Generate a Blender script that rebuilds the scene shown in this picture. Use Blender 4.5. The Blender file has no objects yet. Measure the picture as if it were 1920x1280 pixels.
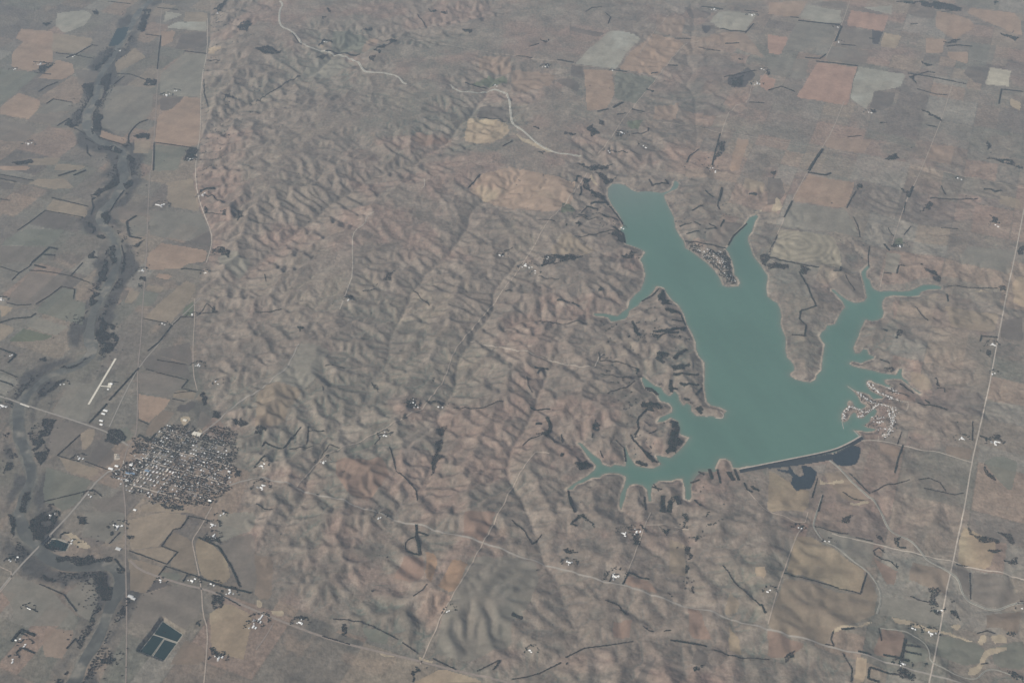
import bpy, math, random
import numpy as np

# ------------------------------------------------------------------ camera, sky, sun, exposure
scene = bpy.context.scene
CAM_H = 10000.0
PITCH = math.radians(39.6)
FOC = 2230.0                       # focal length in photo pixels (photo 1920 wide)
cam_d = bpy.data.cameras.new('camera')
cam_d.sensor_width = 36.0
cam_d.lens = FOC / 1920.0 * 36.0
cam_d.clip_start = 10.0
cam_d.clip_end = 400000.0
cam = bpy.data.objects.new('camera', cam_d)
scene.collection.objects.link(cam)
cam.location = (0, 0, CAM_H)
cam.rotation_euler = (math.pi/2 - PITCH, 0, 0)
scene.camera = cam

SUN_EL = math.radians(38)
SUN_AZ = math.radians(208)         # direction towards the sun, counter-clockwise from +x
sv = (math.cos(SUN_AZ)*math.cos(SUN_EL), math.sin(SUN_AZ)*math.cos(SUN_EL), math.sin(SUN_EL))
world = bpy.data.worlds.new('World')
scene.world = world
world.use_nodes = True
wn = world.node_tree.nodes; wl = world.node_tree.links
wn.clear()
sky = wn.new('ShaderNodeTexSky'); sky.sky_type = 'NISHITA'; sky.sun_disc = False
sky.sun_elevation = SUN_EL
sky.sun_rotation = math.atan2(sv[0], sv[1]) % (2*math.pi)
sky.altitude = 600
bg = wn.new('ShaderNodeBackground'); bg.inputs['Strength'].default_value = 0.05
wo = wn.new('ShaderNodeOutputWorld')
wl.new(sky.outputs[0], bg.inputs[0]); wl.new(bg.outputs[0], wo.inputs[0])
sun_d = bpy.data.lights.new('sun', 'SUN'); sun_d.energy = 5.0; sun_d.angle = math.radians(0.5)
sun_d.color = (1.0, 0.93, 0.83)
sun = bpy.data.objects.new('sun', sun_d); scene.collection.objects.link(sun)
from mathutils import Vector
sun.rotation_euler = Vector(sv).to_track_quat('Z', 'Y').to_euler()
sun.location = (-20000, -12000, 20000)
scene.view_settings.view_transform = 'Standard'
scene.view_settings.look = 'None'
scene.view_settings.gamma = 1
scene.view_settings.use_curve_mapping = False
scene.view_settings.exposure = 0.30
HAZE_DENSITY = 1.45e-5
HAZE_COLOR = (0.66, 0.82, 1.0, 1)

rng = np.random.default_rng(7)
random.seed(5)
COL = scene.collection

# ------------------------------------------------------------------ helpers
def tag(o, label=None, cat=None, group=None, kind=None):
    if label: o['label'] = label
    if cat: o['category'] = cat
    if group: o['group'] = group
    if kind: o['kind'] = kind
    return o

def np_mesh(name, verts, quads=None, tris=None, mats=None, colors=None, matidx=None, smooth=False):
    me = bpy.data.meshes.new(name)
    verts = np.asarray(verts, dtype=np.float32)
    me.vertices.add(len(verts)); me.vertices.foreach_set('co', verts.ravel())
    F = quads if quads is not None else tris
    F = np.asarray(F, dtype=np.int32); k = F.shape[1]
    me.loops.add(F.size); me.loops.foreach_set('vertex_index', F.ravel())
    me.polygons.add(len(F))
    me.polygons.foreach_set('loop_start', np.arange(0, F.size, k, dtype=np.int32))
    if matidx is not None: me.polygons.foreach_set('material_index', np.asarray(matidx, dtype=np.int32))
    me.polygons.foreach_set('use_smooth', np.full(len(F), smooth, dtype=bool))
    me.update(calc_edges=True)
    for m in (mats or []): me.materials.append(m)
    if colors is not None:
        a = me.color_attributes.new('Col', 'FLOAT_COLOR', 'POINT')
        c = np.ones((len(verts), 4), dtype=np.float32); c[:, :3] = colors
        a.data.foreach_set('color', c.ravel())
    return me

def link(name, me, parent=None, loc=(0, 0, 0)):
    o = bpy.data.objects.new(name, me); COL.objects.link(o)
    o.location = loc
    if parent: o.parent = parent
    return o

def T(c, r, s, k=None):
    """survey points read from one sheet of the photo (4x enlarged) -> photo pixels"""
    out = []
    for p in s.split():
        x, y = p.split(',')
        out.append((c*480 + float(x)/4, r*320 + float(y)/4))
    return np.array(out)
def G(s):
    return np.array([[float(v) for v in p.split(',')] for p in s.split()])

def ray_dir(P):
    P = np.asarray(P, dtype=float).reshape(-1, 2)
    a = (P[:, 1]-640)/FOC; b = (P[:, 0]-960)/FOC
    return b, math.cos(PITCH)-a*math.sin(PITCH), -math.sin(PITCH)-a*math.cos(PITCH)
def at0(P, z=0.0):
    dx, dy, dz = ray_dir(P)
    t = (CAM_H - z)/-dz
    return np.stack([dx*t, dy*t], 1)
def at(P):
    """where the line of sight meets the terrain"""
    z = np.zeros(len(np.asarray(P).reshape(-1, 2)))
    for _ in range(6):
        q = at0(P, z); z = 0.4*z + 0.6*H(q[:, 0], q[:, 1])
    return at0(P, z)

def hashgrid(n, seed):
    return np.random.default_rng(seed).random((n, n)).astype(np.float32)
def vnoise(x, y, scale, seed):
    n = 256; g = hashgrid(n, seed)
    u = x/scale + 1000.37 + seed*3.1; v = y/scale + 1000.91 + seed*1.7
    i = np.floor(u).astype(np.int64); j = np.floor(v).astype(np.int64)
    fu = u-i; fv = v-j
    fu = fu*fu*fu*(fu*(fu*6-15)+10); fv = fv*fv*fv*(fv*(fv*6-15)+10)
    i0 = i % n; i1 = (i+1) % n; j0 = j % n; j1 = (j+1) % n
    return (g[j0, i0]*(1-fu)+g[j0, i1]*fu)*(1-fv) + (g[j1, i0]*(1-fu)+g[j1, i1]*fu)*fv - 0.5
def fbm(x, y, scale, seed, octv=4, gain=0.5):
    s = 0; a = 1; tot = 0
    ca, sa = math.cos(0.6), math.sin(0.6)
    for k in range(octv):
        s = s + a*vnoise(x, y, scale, seed+k*11); tot += a
        a *= gain; scale /= 2.03; x, y = x*ca-y*sa, x*sa+y*ca
    return s/tot*2

def inpoly(x, y, P):
    r = np.zeros(x.shape, bool)
    bb = (x > P[:, 0].min()) & (x < P[:, 0].max()) & (y > P[:, 1].min()) & (y < P[:, 1].max())
    xs = x[bb]; ys = y[bb]; c = np.zeros(xs.shape, bool)
    j = len(P)-1
    for i in range(len(P)):
        xi, yi = P[i]; xj, yj = P[j]
        if yi != yj:
            c ^= ((yi > ys) != (yj > ys)) & (xs < (xj-xi)*(ys-yi)/(yj-yi)+xi)
        j = i
    r[bb] = c
    return r
def segdist(x, y, P, closed=False, pad=1e9):
    d = np.full(x.shape, 1e9)
    bb = (x > P[:, 0].min()-pad) & (x < P[:, 0].max()+pad) & (y > P[:, 1].min()-pad) & (y < P[:, 1].max()+pad)
    xs = x[bb]; ys = y[bb]; dd = np.full(xs.shape, 1e9)
    n = len(P)
    for i in range(n if closed else n-1):
        a = P[i]; b = P[(i+1) % n]; v = b-a; L = v@v
        if L < 1e-6: continue
        t = np.clip(((xs-a[0])*v[0]+(ys-a[1])*v[1])/L, 0, 1)
        dd = np.minimum(dd, (xs-a[0]-t*v[0])**2+(ys-a[1]-t*v[1])**2)
    d[bb] = np.sqrt(dd)
    return d
def resample(P, step, smooth=0):
    P = np.asarray(P, float)
    for _ in range(smooth):       # Chaikin corner cutting
        Q = [P[0]]
        for a, b in zip(P[:-1], P[1:]): Q += [a*.75+b*.25, a*.25+b*.75]
        Q.append(P[-1]); P = np.array(Q)
    L = np.r_[0, np.cumsum(np.hypot(*np.diff(P, axis=0).T))]
    n = max(2, int(L[-1]/step)+1); s = np.linspace(0, L[-1], n)
    return np.stack([np.interp(s, L, P[:, 0]), np.interp(s, L, P[:, 1])], 1)

# ------------------------------------------------------------------ survey of the place
lake_px = np.vstack([
 T(2,1,"720,130 750,100 800,95 850,110 900,145 940,160 1000,155 1080,160 1120,168 1180,150 1210,110 1215,75 1240,80 1255,100 1240,135 1190,155 1140,185 1150,220 1185,290 1215,350 1225,430 1260,490 1290,530 1300,580 1340,600 1400,645 1460,690 1520,750 1555,800 1580,860 1620,872 1700,865 1710,840 1690,800 1665,780 1665,740 1650,680 1620,610 1600,590 1625,560 1650,510 1680,475 1740,410 1780,350 1830,330 1850,340 1825,380 1800,460 1775,490 1770,520 1795,590 1810,640 1860,700 1900,760"),
 G("1440,517 1437,540 1439,555"),
 T(3,1,"40,975 70,990 90,1030 100,1080 95,1150 110,1200 130,1240 135,1279"),
 T(3,2,"130,60 145,120 180,155 195,180 200,215 165,240 170,260 210,285 270,300 320,305 355,285 365,250 400,215 405,150 415,80 425,20 405,0"),
 T(3,1,"385,1240 400,1210 430,1190 440,1160 500,1150 520,1110 535,1080 555,1045 578,1025 560,985 520,940 470,895 490,885 540,930 590,965 650,990 720,980 740,950 730,900 720,850 705,800 697,760 720,735 755,700 768,715 735,760 740,800 765,820 780,870 800,890 840,905 900,900 1000,905 1060,900 1110,880 1160,855 1250,855 1300,868 1300,888 1200,893 1150,910 1130,940 1060,945 1000,940 940,935 880,950 860,980 855,1020 870,1060 860,1100 830,1120 780,1130 730,1115 710,1160 690,1200 680,1240 660,1279"),
 T(3,2,"640,50 655,88 685,88 715,55 745,60 755,95 800,115 790,130 740,145 700,165 660,155 625,150 608,165 640,185 700,200 780,215 850,235 920,245 960,250 985,205 1010,200 1002,240 1010,270 1050,300 1065,330 1100,352 1150,385 1140,395 1090,360 1045,320 1000,285 950,280 870,288 885,318 935,335 900,345 850,325 800,310 770,290 740,295 740,325 770,370 830,400 870,415 850,430 820,430 790,435 760,400 720,385 665,375 600,335 655,385 680,420 700,460 740,480 720,500 690,510 650,490 630,450 610,440 595,460 600,485 570,510 550,550 550,590 570,605 600,590 615,560 640,530 660,535 670,570 710,575 760,530 800,500 820,520 800,560 770,570 765,600 720,630 750,645 810,655 800,670 740,680 700,670 640,665 680,690 695,715 690,735 650,760 600,790 550,815 500,835 400,855 300,875 200,890 100,910 5,924"),
 T(2,2,"1850,940 1760,935 1700,950 1660,950 1640,900 1600,878 1555,880 1530,930 1520,960 1480,965 1410,965 1370,1000 1345,1040 1335,1100 1345,1160 1330,1190 1300,1180 1300,1100 1290,1060 1280,1025 1230,1030 1190,1045 1100,1045 1055,1080 1042,1140 1045,1200 1025,1200 1012,1110 980,1080 930,1068 885,1075 860,1110 850,1170 828,1230 818,1270 803,1230 812,1150 835,1100 855,1030 850,1010 800,990 740,985 680,995 655,1020 600,1020 530,1060 490,1068 450,1112 405,1112 470,1060 560,1010 620,960 630,930 600,900 560,850 510,780 485,760 520,760 560,800 600,840 665,885 680,920 740,940 770,920 850,935 855,880 835,800 852,790 880,860 930,930 1000,945 1060,950 1120,920 1090,890 1080,850 1130,860 1190,870 1240,830 1290,780 1330,720 1260,695 1250,640 1245,600 1190,570 1140,600 1085,608 1110,570 1200,530 1205,500 1180,465 1110,445 1090,400 1050,370 1000,350 985,320 970,285 985,262 1020,290 1070,330 1120,345 1140,380 1180,410 1210,385 1215,365 1250,400 1255,440 1285,480 1310,460 1345,480 1345,520 1380,555 1450,560 1500,555 1560,580 1590,570 1590,540 1610,520 1560,495 1490,480 1460,450 1450,400 1440,320 1445,240 1445,160 1400,110 1380,60 1376,5"),
 T(2,1,"1350,1220 1310,1150 1290,1080 1250,1010 1200,970 1160,920 1140,880 1080,865 1070,890 1040,930 990,970 960,990 950,1010 880,1050 870,1090 850,1110 770,1132 740,1130 720,1102 680,1092 620,1089 612,1070 700,1070 790,1090 840,1050 870,1030 880,980 920,930 960,900 990,830 1000,780 980,700 960,670 1000,610 940,580 880,560 850,550 840,490 810,440 830,420 830,390 800,330 750,260 720,200"),
])
lake_xy = at0(lake_px)
river_px = np.vstack([G("330,-60"), T(0,0,"1150,0 1050,80 1000,180 930,290 870,420 765,560 740,640 740,720 690,800 650,880 660,960 700,1040 780,1090 880,1120 940,1160"),
 T(0,1,"920,-20 950,60 900,180 810,270 740,330 770,430 850,500 870,600 880,700 860,800 790,900 750,1000 700,1100 660,1190 660,1270"),
 T(0,2,"700,50 690,120 600,200 450,245 330,290 230,400 150,500 125,600 140,700 180,800 225,950 250,1050 200,1150 180,1270"),
 T(0,3,"130,30 170,120 210,210 290,310 400,390 550,430 700,412 820,410 890,460 900,560 870,660 820,760 760,900 700,1020 620,1140 560,1290"), G("110,1330")])
RIV_Z0, RIV_Z1 = -42.0, -16.0
def valley_z(y): return np.interp(y, [6500, 23000], [RIV_Z0, RIV_Z1])
river_xy = at0(river_px, -34); river_xy = at0(river_px, valley_z(river_xy[:, 1]))
flat_px = G("395,-80 395,80 378,150 375,300 362,330 368,380 392,430 398,470 375,520 366,580 368,640 372,700 398,770 420,800 440,850 470,890 445,960 465,1040 510,1120 630,1180 780,1232 900,1285 900,1420 -700,1420 -700,-80")
flat_xy = at0(flat_px, -30)
creeks = [  # (photo polyline, z start, z end)
 (G("1475,905 1530,905 1590,1000 1645,1020 1640,1060 1690,1120 1730,1160 1800,1190 1850,1230 1900,1330"), -12, -30),
 (G("800,1330 960,1275 1040,1240 1110,1212 1200,1200 1290,1200 1400,1228 1500,1245 1600,1262 1760,1300"), -30, 4),
 (G("1930,540 1880,545 1800,545"), 6, 1),
 (G("1290,0 1300,60 1290,140 1310,260 1290,310 1180,330"), 40, 2),
 (G("1820,320 1780,380 1700,450 1640,500"), 25, 2),
 (G("1240,945 1285,1000 1297,1080 1290,1150 1200,1200"), 1, -10),
 (G("1020,700 1000,790 960,845 950,900 990,960 1010,1040 1100,1212"), 20, -12),
 (G("960,620 1000,600 1100,590 1140,592"), 20, 1),
 (G("370,560 460,520 600,400 700,330 800,300 870,240 930,150"), -28, 22),
 (G("430,850 520,840 640,820 720,700 760,560 860,460 900,380"), -28, 22),
 (G("470,1050 560,950 620,830"), -30, 10),
 (G("600,1180 700,1080 740,980 810,900 830,780 850,700 930,560 960,500"), -32, 18),
 (G("375,260 480,180 600,140 640,90 760,60 900,30"), -22, 25),
]

# ------------------------------------------------------------------ terrain: stream-power erosion
def simulate(cell, X0, X1, Y0, Y1, iters, h=None, seed=3):
    nx = int((X1-X0)/cell)+1; ny = int((Y1-Y0)/cell)+1
    xs = X0+np.arange(nx)*cell; ys = Y0+np.arange(ny)*cell
    X, Y = np.meshgrid(xs, ys)
    flat = inpoly(X, Y, flat_xy)
    lake_in = inpoly(X, Y, lake_xy)
    dl = segdist(X, Y, lake_xy, True, 700)
    sdl = np.where(lake_in, -dl, dl)
    fixed = flat | (sdl < cell*0.2)
    zfix = np.where(flat, valley_z(Y)+3, 0.0)
    for P, z0, z1 in creeks:
        Q = at0(P, (z0+z1)/2); Q = resample(Q, cell*0.7, 2)
        # natural meanders
        Q = Q + np.stack([fbm(Q[:, 0], Q[:, 1], 500, 31, 3), fbm(Q[:, 0], Q[:, 1], 500, 77, 3)], 1)*90
        i = np.clip(((Q[:, 0]-X0)/cell).round().astype(int), 0, nx-1)
        j = np.clip(((Q[:, 1]-Y0)/cell).round().astype(int), 0, ny-1)
        z = np.linspace(z0, z1, len(Q))
        m = ~fixed[j, i]
        fixed[j[m], i[m]] = True; zfix[j[m], i[m]] = z[m]
    border = np.zeros_like(fixed); border[0] = border[-1] = True; border[:, 0] = border[:, -1] = True
    zb = np.where(border & ~fixed, 25.0, 0); zfix = zfix+zb; fixed |= border
    # how rugged: strong in the middle hills, gentle on the farmed uplands to the right
    hills = np.exp(-(((X+600)/4300)**2))
    rug = 0.45 + 0.70*np.exp(-np.maximum(0, X-600-0.05*(Y-9000))**2/(2*1500**2))
    rug = np.where(X < 600, 1.15, rug)
    rug = rug*(1+0.35*fbm(X, Y, 2600, 5, 2))
    rug = np.where(Y < 8800, np.minimum(rug, 0.85), rug)
    rug = np.clip(rug, 0.25, 1.4)
    if h is None:
        h = 16*fbm(X, Y, 1300, seed, 3)+16*fbm(X, Y, 240, seed+1, 3)+np.random.default_rng(1).random(X.shape)*2 + 30 + .0015*(.65*X+.75*(Y-6000))
    h = np.where(fixed, zfix, h)
    N = nx*ny; idx = np.arange(N).reshape(ny, nx)
    offs = [(-1,0),(1,0),(0,-1),(0,1),(-1,-1),(-1,1),(1,-1),(1,1)]
    A = None
    for it in range(iters):
        hp = np.pad(h, 1, constant_values=1e9)
        best = np.zeros((ny, nx)); rec = idx.copy(); dist = np.full((ny, nx), cell)
        for dj, di in offs:
            L = cell*(1.41421 if dj and di else 1)
            s = (h-hp[1+dj:1+dj+ny, 1+di:1+di+nx])/L
            m = s > best
            best = np.where(m, s, best); rec = np.where(m, idx+dj*nx+di, rec); dist = np.where(m, L, dist)
        rec = np.where(fixed, idx, rec)
        r = rec.ravel(); selfi = idx.ravel()
        S = np.append(np.full(N, cell*cell), 0.0)
        p = np.append(np.where(r == selfi, N, r), N)
        while (p[:N] != N).any():
            S = S+np.bincount(p, weights=S, minlength=N+1); S[N] = 0
            p = p[p]
        S = S[:N]
        A = S.reshape(ny, nx)
        c = 0.040*np.minimum(A, 8e6)**0.62/dist
        isroot = (r == selfi)
        c = np.where(isroot, 0, c.ravel())
        a = np.where(isroot, h.ravel(), (h.ravel()+1.68*rug.ravel())/(1+c)); b = np.where(isroot, 0, c/(1+c))
        a = np.where(isroot & ~fixed.ravel(), a+1.68*rug.ravel()+1.0, a)
        p = r.copy()
        for _ in range(12):
            a = a+b*a[p]; b = b*b[p]
            if b.max() < 1e-6: break
            p = p[p]
        h = a.reshape(ny, nx)
        hp = np.pad(h, 1, mode='edge')
        lap = hp[:-2, 1:-1]+hp[2:, 1:-1]+hp[1:-1, :-2]+hp[1:-1, 2:]-4*h
        Dk = np.where(rug > 0.8, 0.055, 0.09)*(0.2 if cell > 40 else 0.6 if cell > 20 else 1.3)*(1+1.2*np.clip((9600-Y)/1200, 0, 1)*(X > -1500))
        h = np.where(fixed, zfix, h+np.minimum(Dk, 0.22)*lap)
    return X, Y, h, A, sdl, flat, rug

GX0, GX1, GY0, GY1 = -12800, 12800, 5600, 25600
_, _, hc, _, _, _, _ = simulate(50, GX0, GX1, GY0, GY1, 24)
def upsample(h):
    ny, nx = h.shape; o = np.zeros((2*ny-1, 2*nx-1)); o[::2, ::2] = h
    o[1::2, ::2] = (h[:-1]+h[1:])/2; o[:, 1::2] = (o[:, :-2:2]+o[:, 2::2])/2
    return o
hf = upsample(hc) + np.random.default_rng(2).random((2*hc.shape[0]-1, 2*hc.shape[1]-1))*1.5
SX, SY, SH, SA, SDL, SFLAT, SRUG = simulate(25, GX0, GX1, GY0, GY1, 16, hf)
h3 = upsample(SH) + np.random.default_rng(4).random((2*SH.shape[0]-1, 2*SH.shape[1]-1))*1.0
CELL = 12.5
SX, SY, SH, SA, SDL, SFLAT, SRUG = simulate(CELL, GX0, GX1, GY0, GY1, 9, h3)
def blur(a, n=1):
    for _ in range(n):
        p = np.pad(a, 1, mode='edge'); a = (p[:-2, 1:-1]+p[2:, 1:-1]+2*a)/4
        p = np.pad(a, 1, mode='edge'); a = (p[1:-1, :-2]+p[1:-1, 2:]+2*a)/4
    return a
SH = np.where(SFLAT, SH, blur(SH, 1))
SLA = np.log10(SA)
def samp(grid, x, y, cubic=False):
    u = np.clip((x-GX0)/CELL, 1, grid.shape[1]-3.001); v = np.clip((y-GY0)/CELL, 1, grid.shape[0]-3.001)
    i = u.astype(int); j = v.astype(int); fu = u-i; fv = v-j
    if not cubic:
        return (grid[j, i]*(1-fu)+grid[j, i+1]*fu)*(1-fv)+(grid[j+1, i]*(1-fu)+grid[j+1, i+1]*fu)*fv
    def w(t): return ((-t+2)*t-1)*t/2, ((3*t-5)*t*t+2)/2, ((-3*t+4)*t+1)*t/2, (t-1)*t*t/2
    wu = w(fu); wv = w(fv); s = 0
    for b in range(4):
        s = s+wv[b]*sum(wu[a]*grid[j+b-1, i+a-1] for a in range(4))
    return s
dam_px = G("1385,880 1420,873 1480,861 1560,845 1590,832 1614,818")
dam_xy = at0(dam_px)
pond_px = {'A': T(0,3,"1220,815 1370,915 1330,970 1155,910"), 'B': T(0,3,"1150,915 1230,940 1135,1075 1050,1040"),
           'C': T(0,3,"1235,950 1325,980 1230,1110 1150,1075"), 'D': T(0,3,"395,195 470,208 520,235 495,290 400,280 320,265")}
def base_height(x, y):
    h = samp(SH, x, y, True)
    d = samp(SDL, x, y)
    inside = (x > GX0) & (x < GX1) & (y > GY0) & (y < GY1)
    rough = 2.2*fbm(x, y, 85, 41, 3)*np.clip(samp(SRUG, x, y), 0, 1.3)
    flatm = samp(SFLAT.astype(float), x, y)
    h = h + rough*(1-flatm) + flatm*0.8*fbm(x, y, 400, 19, 3)
    near = np.clip(d/140, 0, 1)
    h = np.where(d > 0, np.maximum(h, 0.4)*near + (1-near)*np.minimum(np.maximum(h, 0.4), 2.5+d*0.06), h)
    h = np.where(d > 0, np.minimum(np.maximum(h, 0.1), 0.1+d*0.35+999*(d > 160)), h)
    h = np.where(d <= 0, np.maximum(d*0.12, -8), h)
    # ground drops away below the dam
    dd = segdist(x, y, dam_xy, False, 1800)
    side = (y < np.interp(x, dam_xy[:, 0], dam_xy[:, 1])) & (d > 0)
    m = side*np.clip(1-dd/900, 0, 1)
    h = np.where(m > 0, h*(1-m)+np.minimum(h, -9)*m, h)
    out = ~inside
    if out.any(): h = np.where(out, 20+10*fbm(x, y, 3000, 9, 3), h)
    return h

# final terrain sheet: finer near, coarser far, skirts out to the horizon
ND, NU = 700, 1040
pyr = np.linspace(1345, -55, ND)
dcore = at0(np.stack([np.full(ND, 960.0), pyr], 1))[:, 1]
DL = np.r_[-90000, -40000, -10000, 2000, 5200, dcore, 25400, 30000, 42000, 65000, 110000]
ucore = np.linspace(-1.09, 1.09, NU)
UL = np.r_[-12, -5, -2.4, -1.4, -1.16, ucore, 1.16, 1.4, 2.4, 5, 12]
def halfw(d):
    d = np.maximum(d, 6000)
    return 960/FOC*(d*math.cos(PITCH)+CAM_H*math.sin(PITCH))
TD, TU = np.meshgrid(DL, UL, indexing='ij')
TX = TU*halfw(TD); TY = TD
TZ = base_height(TX.ravel(), TY.ravel()).reshape(TX.shape)
for P in pond_px.values():     # level the ground round the lagoons
    Q = at0(P, -36); c = Q.mean(0)
    m = segdist(TX, TY, Q, True, 60) < 25
    m |= inpoly(TX, TY, Q)
    TZ[m] = valley_z(c[1])+2.0
def H(x, y):
    x = np.asarray(x, float); y = np.asarray(y, float)
    fi = np.interp(y, DL, np.arange(len(DL))); fj = np.interp(x/halfw(y), UL, np.arange(len(UL)))
    i = np.clip(fi.astype(int), 0, len(DL)-2); j = np.clip(fj.astype(int), 0, len(UL)-2)
    a = fi-i; b = fj-j
    return (TZ[i, j]*(1-b)+TZ[i, j+1]*b)*(1-a)+(TZ[i+1, j]*(1-b)+TZ[i+1, j+1]*b)*a

# ------------------------------------------------------------------ materials
def mat(name, col=(.5, .5, .5), rough=0.9, spec=0.2, noise=None, attr=False, bump=None, metallic=0, bands=None):
    m = bpy.data.materials.new(name); m.use_nodes = True
    nt = m.node_tree; n = nt.nodes; l = nt.links
    b = n['Principled BSDF']
    b.inputs['Roughness'].default_value = rough
    b.inputs['Specular IOR Level'].default_value = spec
    b.inputs['Metallic'].default_value = metallic
    b.inputs['Base Color'].default_value = (*col, 1)
    src = None
    if attr:
        a = n.new('ShaderNodeAttribute'); a.attribute_name = 'Col'; src = a.outputs['Color']
    tc = n.new('ShaderNodeTexCoord')
    for (scale, amt, det) in (noise or []):
        t = n.new('ShaderNodeTexNoise'); t.inputs['Scale'].default_value = 1.0/scale; t.inputs['Detail'].default_value = det
        t.inputs['Roughness'].default_value = 0.65
        l.new(tc.outputs['Object'], t.inputs['Vector'])
        r = n.new('ShaderNodeMapRange'); r.inputs['From Min'].default_value = 0.3; r.inputs['From Max'].default_value = 0.7
        r.inputs['To Min'].default_value = 1-amt; r.inputs['To Max'].default_value = 1+amt
        l.new(t.outputs['Fac'], r.inputs['Value'])
        mx = n.new('ShaderNodeMix'); mx.data_type = 'RGBA'; mx.blend_type = 'MULTIPLY'; mx.inputs['Factor'].default_value = 1
        if src is None:
            mx.inputs['A'].default_value = (*col, 1)
        else: l.new(src, mx.inputs['A'])
        l.new(r.outputs['Result'], mx.inputs['B']); src = mx.outputs['Result']
    if src is not None: l.new(src, b.inputs['Base Color'])
    if bump:
        t = n.new('ShaderNodeTexNoise'); t.inputs['Scale'].default_value = 1.0/bump[0]; t.inputs['Detail'].default_value = 4
        l.new(tc.outputs['Object'], t.inputs['Vector'])
        bp = n.new('ShaderNodeBump'); bp.inputs['Distance'].default_value = bump[1]; bp.inputs['Strength'].default_value = 1
        l.new(t.outputs['Fac'], bp.inputs['Height']); l.new(bp.outputs['Normal'], b.inputs['Normal'])
    return m
M = {
 'ground': mat('dry_grassland', attr=True, rough=1, spec=0.05, noise=[(160, .14, 5), (48, .26, 6)], bump=(45, 11)),
 'field': mat('farm_soil', attr=True, rough=1, spec=0.05, noise=[(130, .12, 6), (40, .13, 5)]),
 'gravel': mat('pale_gravel', (.38, .33, .275), noise=[(40, .2, 4)]),
 'dirt': mat('dirt_track', (.32, .265, .215), noise=[(40, .25, 4)]),
 'asphalt': mat('grey_asphalt', (.26, .235, .205), noise=[(40, .12, 4)]),
 'canalbank': mat('canal_bank_soil', (.27, .255, .215), noise=[(50, .2, 4)]),
 'palebank': mat('pale_canal_bank', (.42, .40, .34), noise=[(50, .2, 4)]),
 'canalbed': mat('canal_bed', (.07, .075, .07), noise=[(50, .2, 4)]),
 'railbed': mat('rail_ballast', (.23, .19, .16), noise=[(40, .15, 4)]),
 'concrete': mat('cream_concrete', (.62, .58, .49), noise=[(25, .08, 4)]),
 'wood_bare': mat('bare_twigs', (.052, .047, .042), rough=1, spec=0, noise=[(12, .5, 2)]),
 'cedar': mat('dark_evergreen', (.022, .034, .026), rough=1, spec=0, noise=[(9, .4, 2)]),
 'white_roof': mat('white_metal_roof', (.80, .80, .78), rough=.5, spec=.4, noise=[(6, .08, 2)]),
 'grey_roof': mat('grey_shingles', (.26, .26, .27), noise=[(5, .15, 2)]),
 'brown_roof': mat('brown_shingles', (.17, .13, .11), noise=[(5, .15, 2)]),
 'pale_roof': mat('pale_grey_roof', (.50, .50, .49), rough=.6, noise=[(6, .1, 2)]),
 'blue_roof': mat('blue_metal_roof', (.16, .25, .36), rough=.5, noise=[(6, .1, 2)]),
 'wall': mat('painted_wall', (.52, .50, .46), noise=[(4, .1, 2)]),
 'brick': mat('red_brick_wall', (.28, .15, .11), noise=[(4, .15, 2)]),
 'steel': mat('galvanised_steel', (.72, .73, .74), rough=.35, spec=.5, noise=[(3, .1, 2)]),
 'dark': mat('dark_opening', (.03, .03, .03)),
 'burnt': mat('burnt_reeds', (.018, .026, .032), rough=.8, spec=.25, noise=[(60, .35, 4)]),
 'riprap': mat('riprap_stone', (.33, .31, .27), noise=[(12, .3, 4)]),
 'damgrass': mat('dam_grass', (.022, .028, .033), noise=[(30, .3, 4)]),
 'sand': mat('river_sand', (.50, .44, .34), noise=[(30, .15, 4)]),
}
def water(name, col, mott, rough, spec=.5):
    m = mat(name, col, rough=rough, spec=spec, noise=mott)
    return m
M['lake'] = water('turbid_green_lake_water', (.085, .185, .150), [(900, .06, 3), (60, .035, 3)], .45, .25)
M['lagoon'] = water('lagoon_water', (.006, .022, .022), [(60, .15, 3)], .45, .15)
M['river'] = None

# ------------------------------------------------------------------ ground colours (soil, grass and shore tones)
C = dict(tan=(.235,.195,.145), pinktan=(.285,.205,.150), pink=(.30,.195,.150), gold=(.295,.235,.165), grey=(.155,.150,.128),
         greyg=(.125,.135,.110), light=(.265,.262,.220), dark=(.095,.086,.078), brown=(.165,.130,.100), redbrown=(.185,.128,.100),
         orange=(.235,.16,.105), green=(.085,.110,.070), vdark=(.045,.045,.048), greybrown=(.140,.125,.108), sand=(.33,.27,.19))
fx, fy = TX.ravel(), TY.ravel()
la = samp(SLA, fx, fy); dl = samp(SDL, fx, fy); fl = samp(SFLAT.astype(float), fx, fy); rg = samp(SRUG, fx, fy)
dr0 = segdist(TX, TY, resample(river_xy, 60, 2), False, 620).ravel()
n1 = fbm(fx, fy, 2400, 61, 4); n2 = fbm(fx, fy, 520, 62, 4); n3 = fbm(fx, fy, 1300, 63, 4); n4 = fbm(fx, fy, 130, 64, 3)
def mixc(c, col, w): return c*(1-w[:, None])+np.array(col)[None]*w[:, None]
def sst(x, a, b):
    t = np.clip((x-a)/(b-a), 0, 1); return t*t*(3-2*t)
gc = np.tile(np.array([.152, .138, .116]), (len(fx), 1))
gc = mixc(gc, (.118, .128, .106), sst(n1+.6*n2, -.15, .45))
gc = mixc(gc, (.215, .148, .122), sst(n3+.6*n2, .05, .5)*.7)
gc = mixc(gc, (.200, .185, .140), sst(-n3+.5*n4, .25, .8)*.6)
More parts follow.
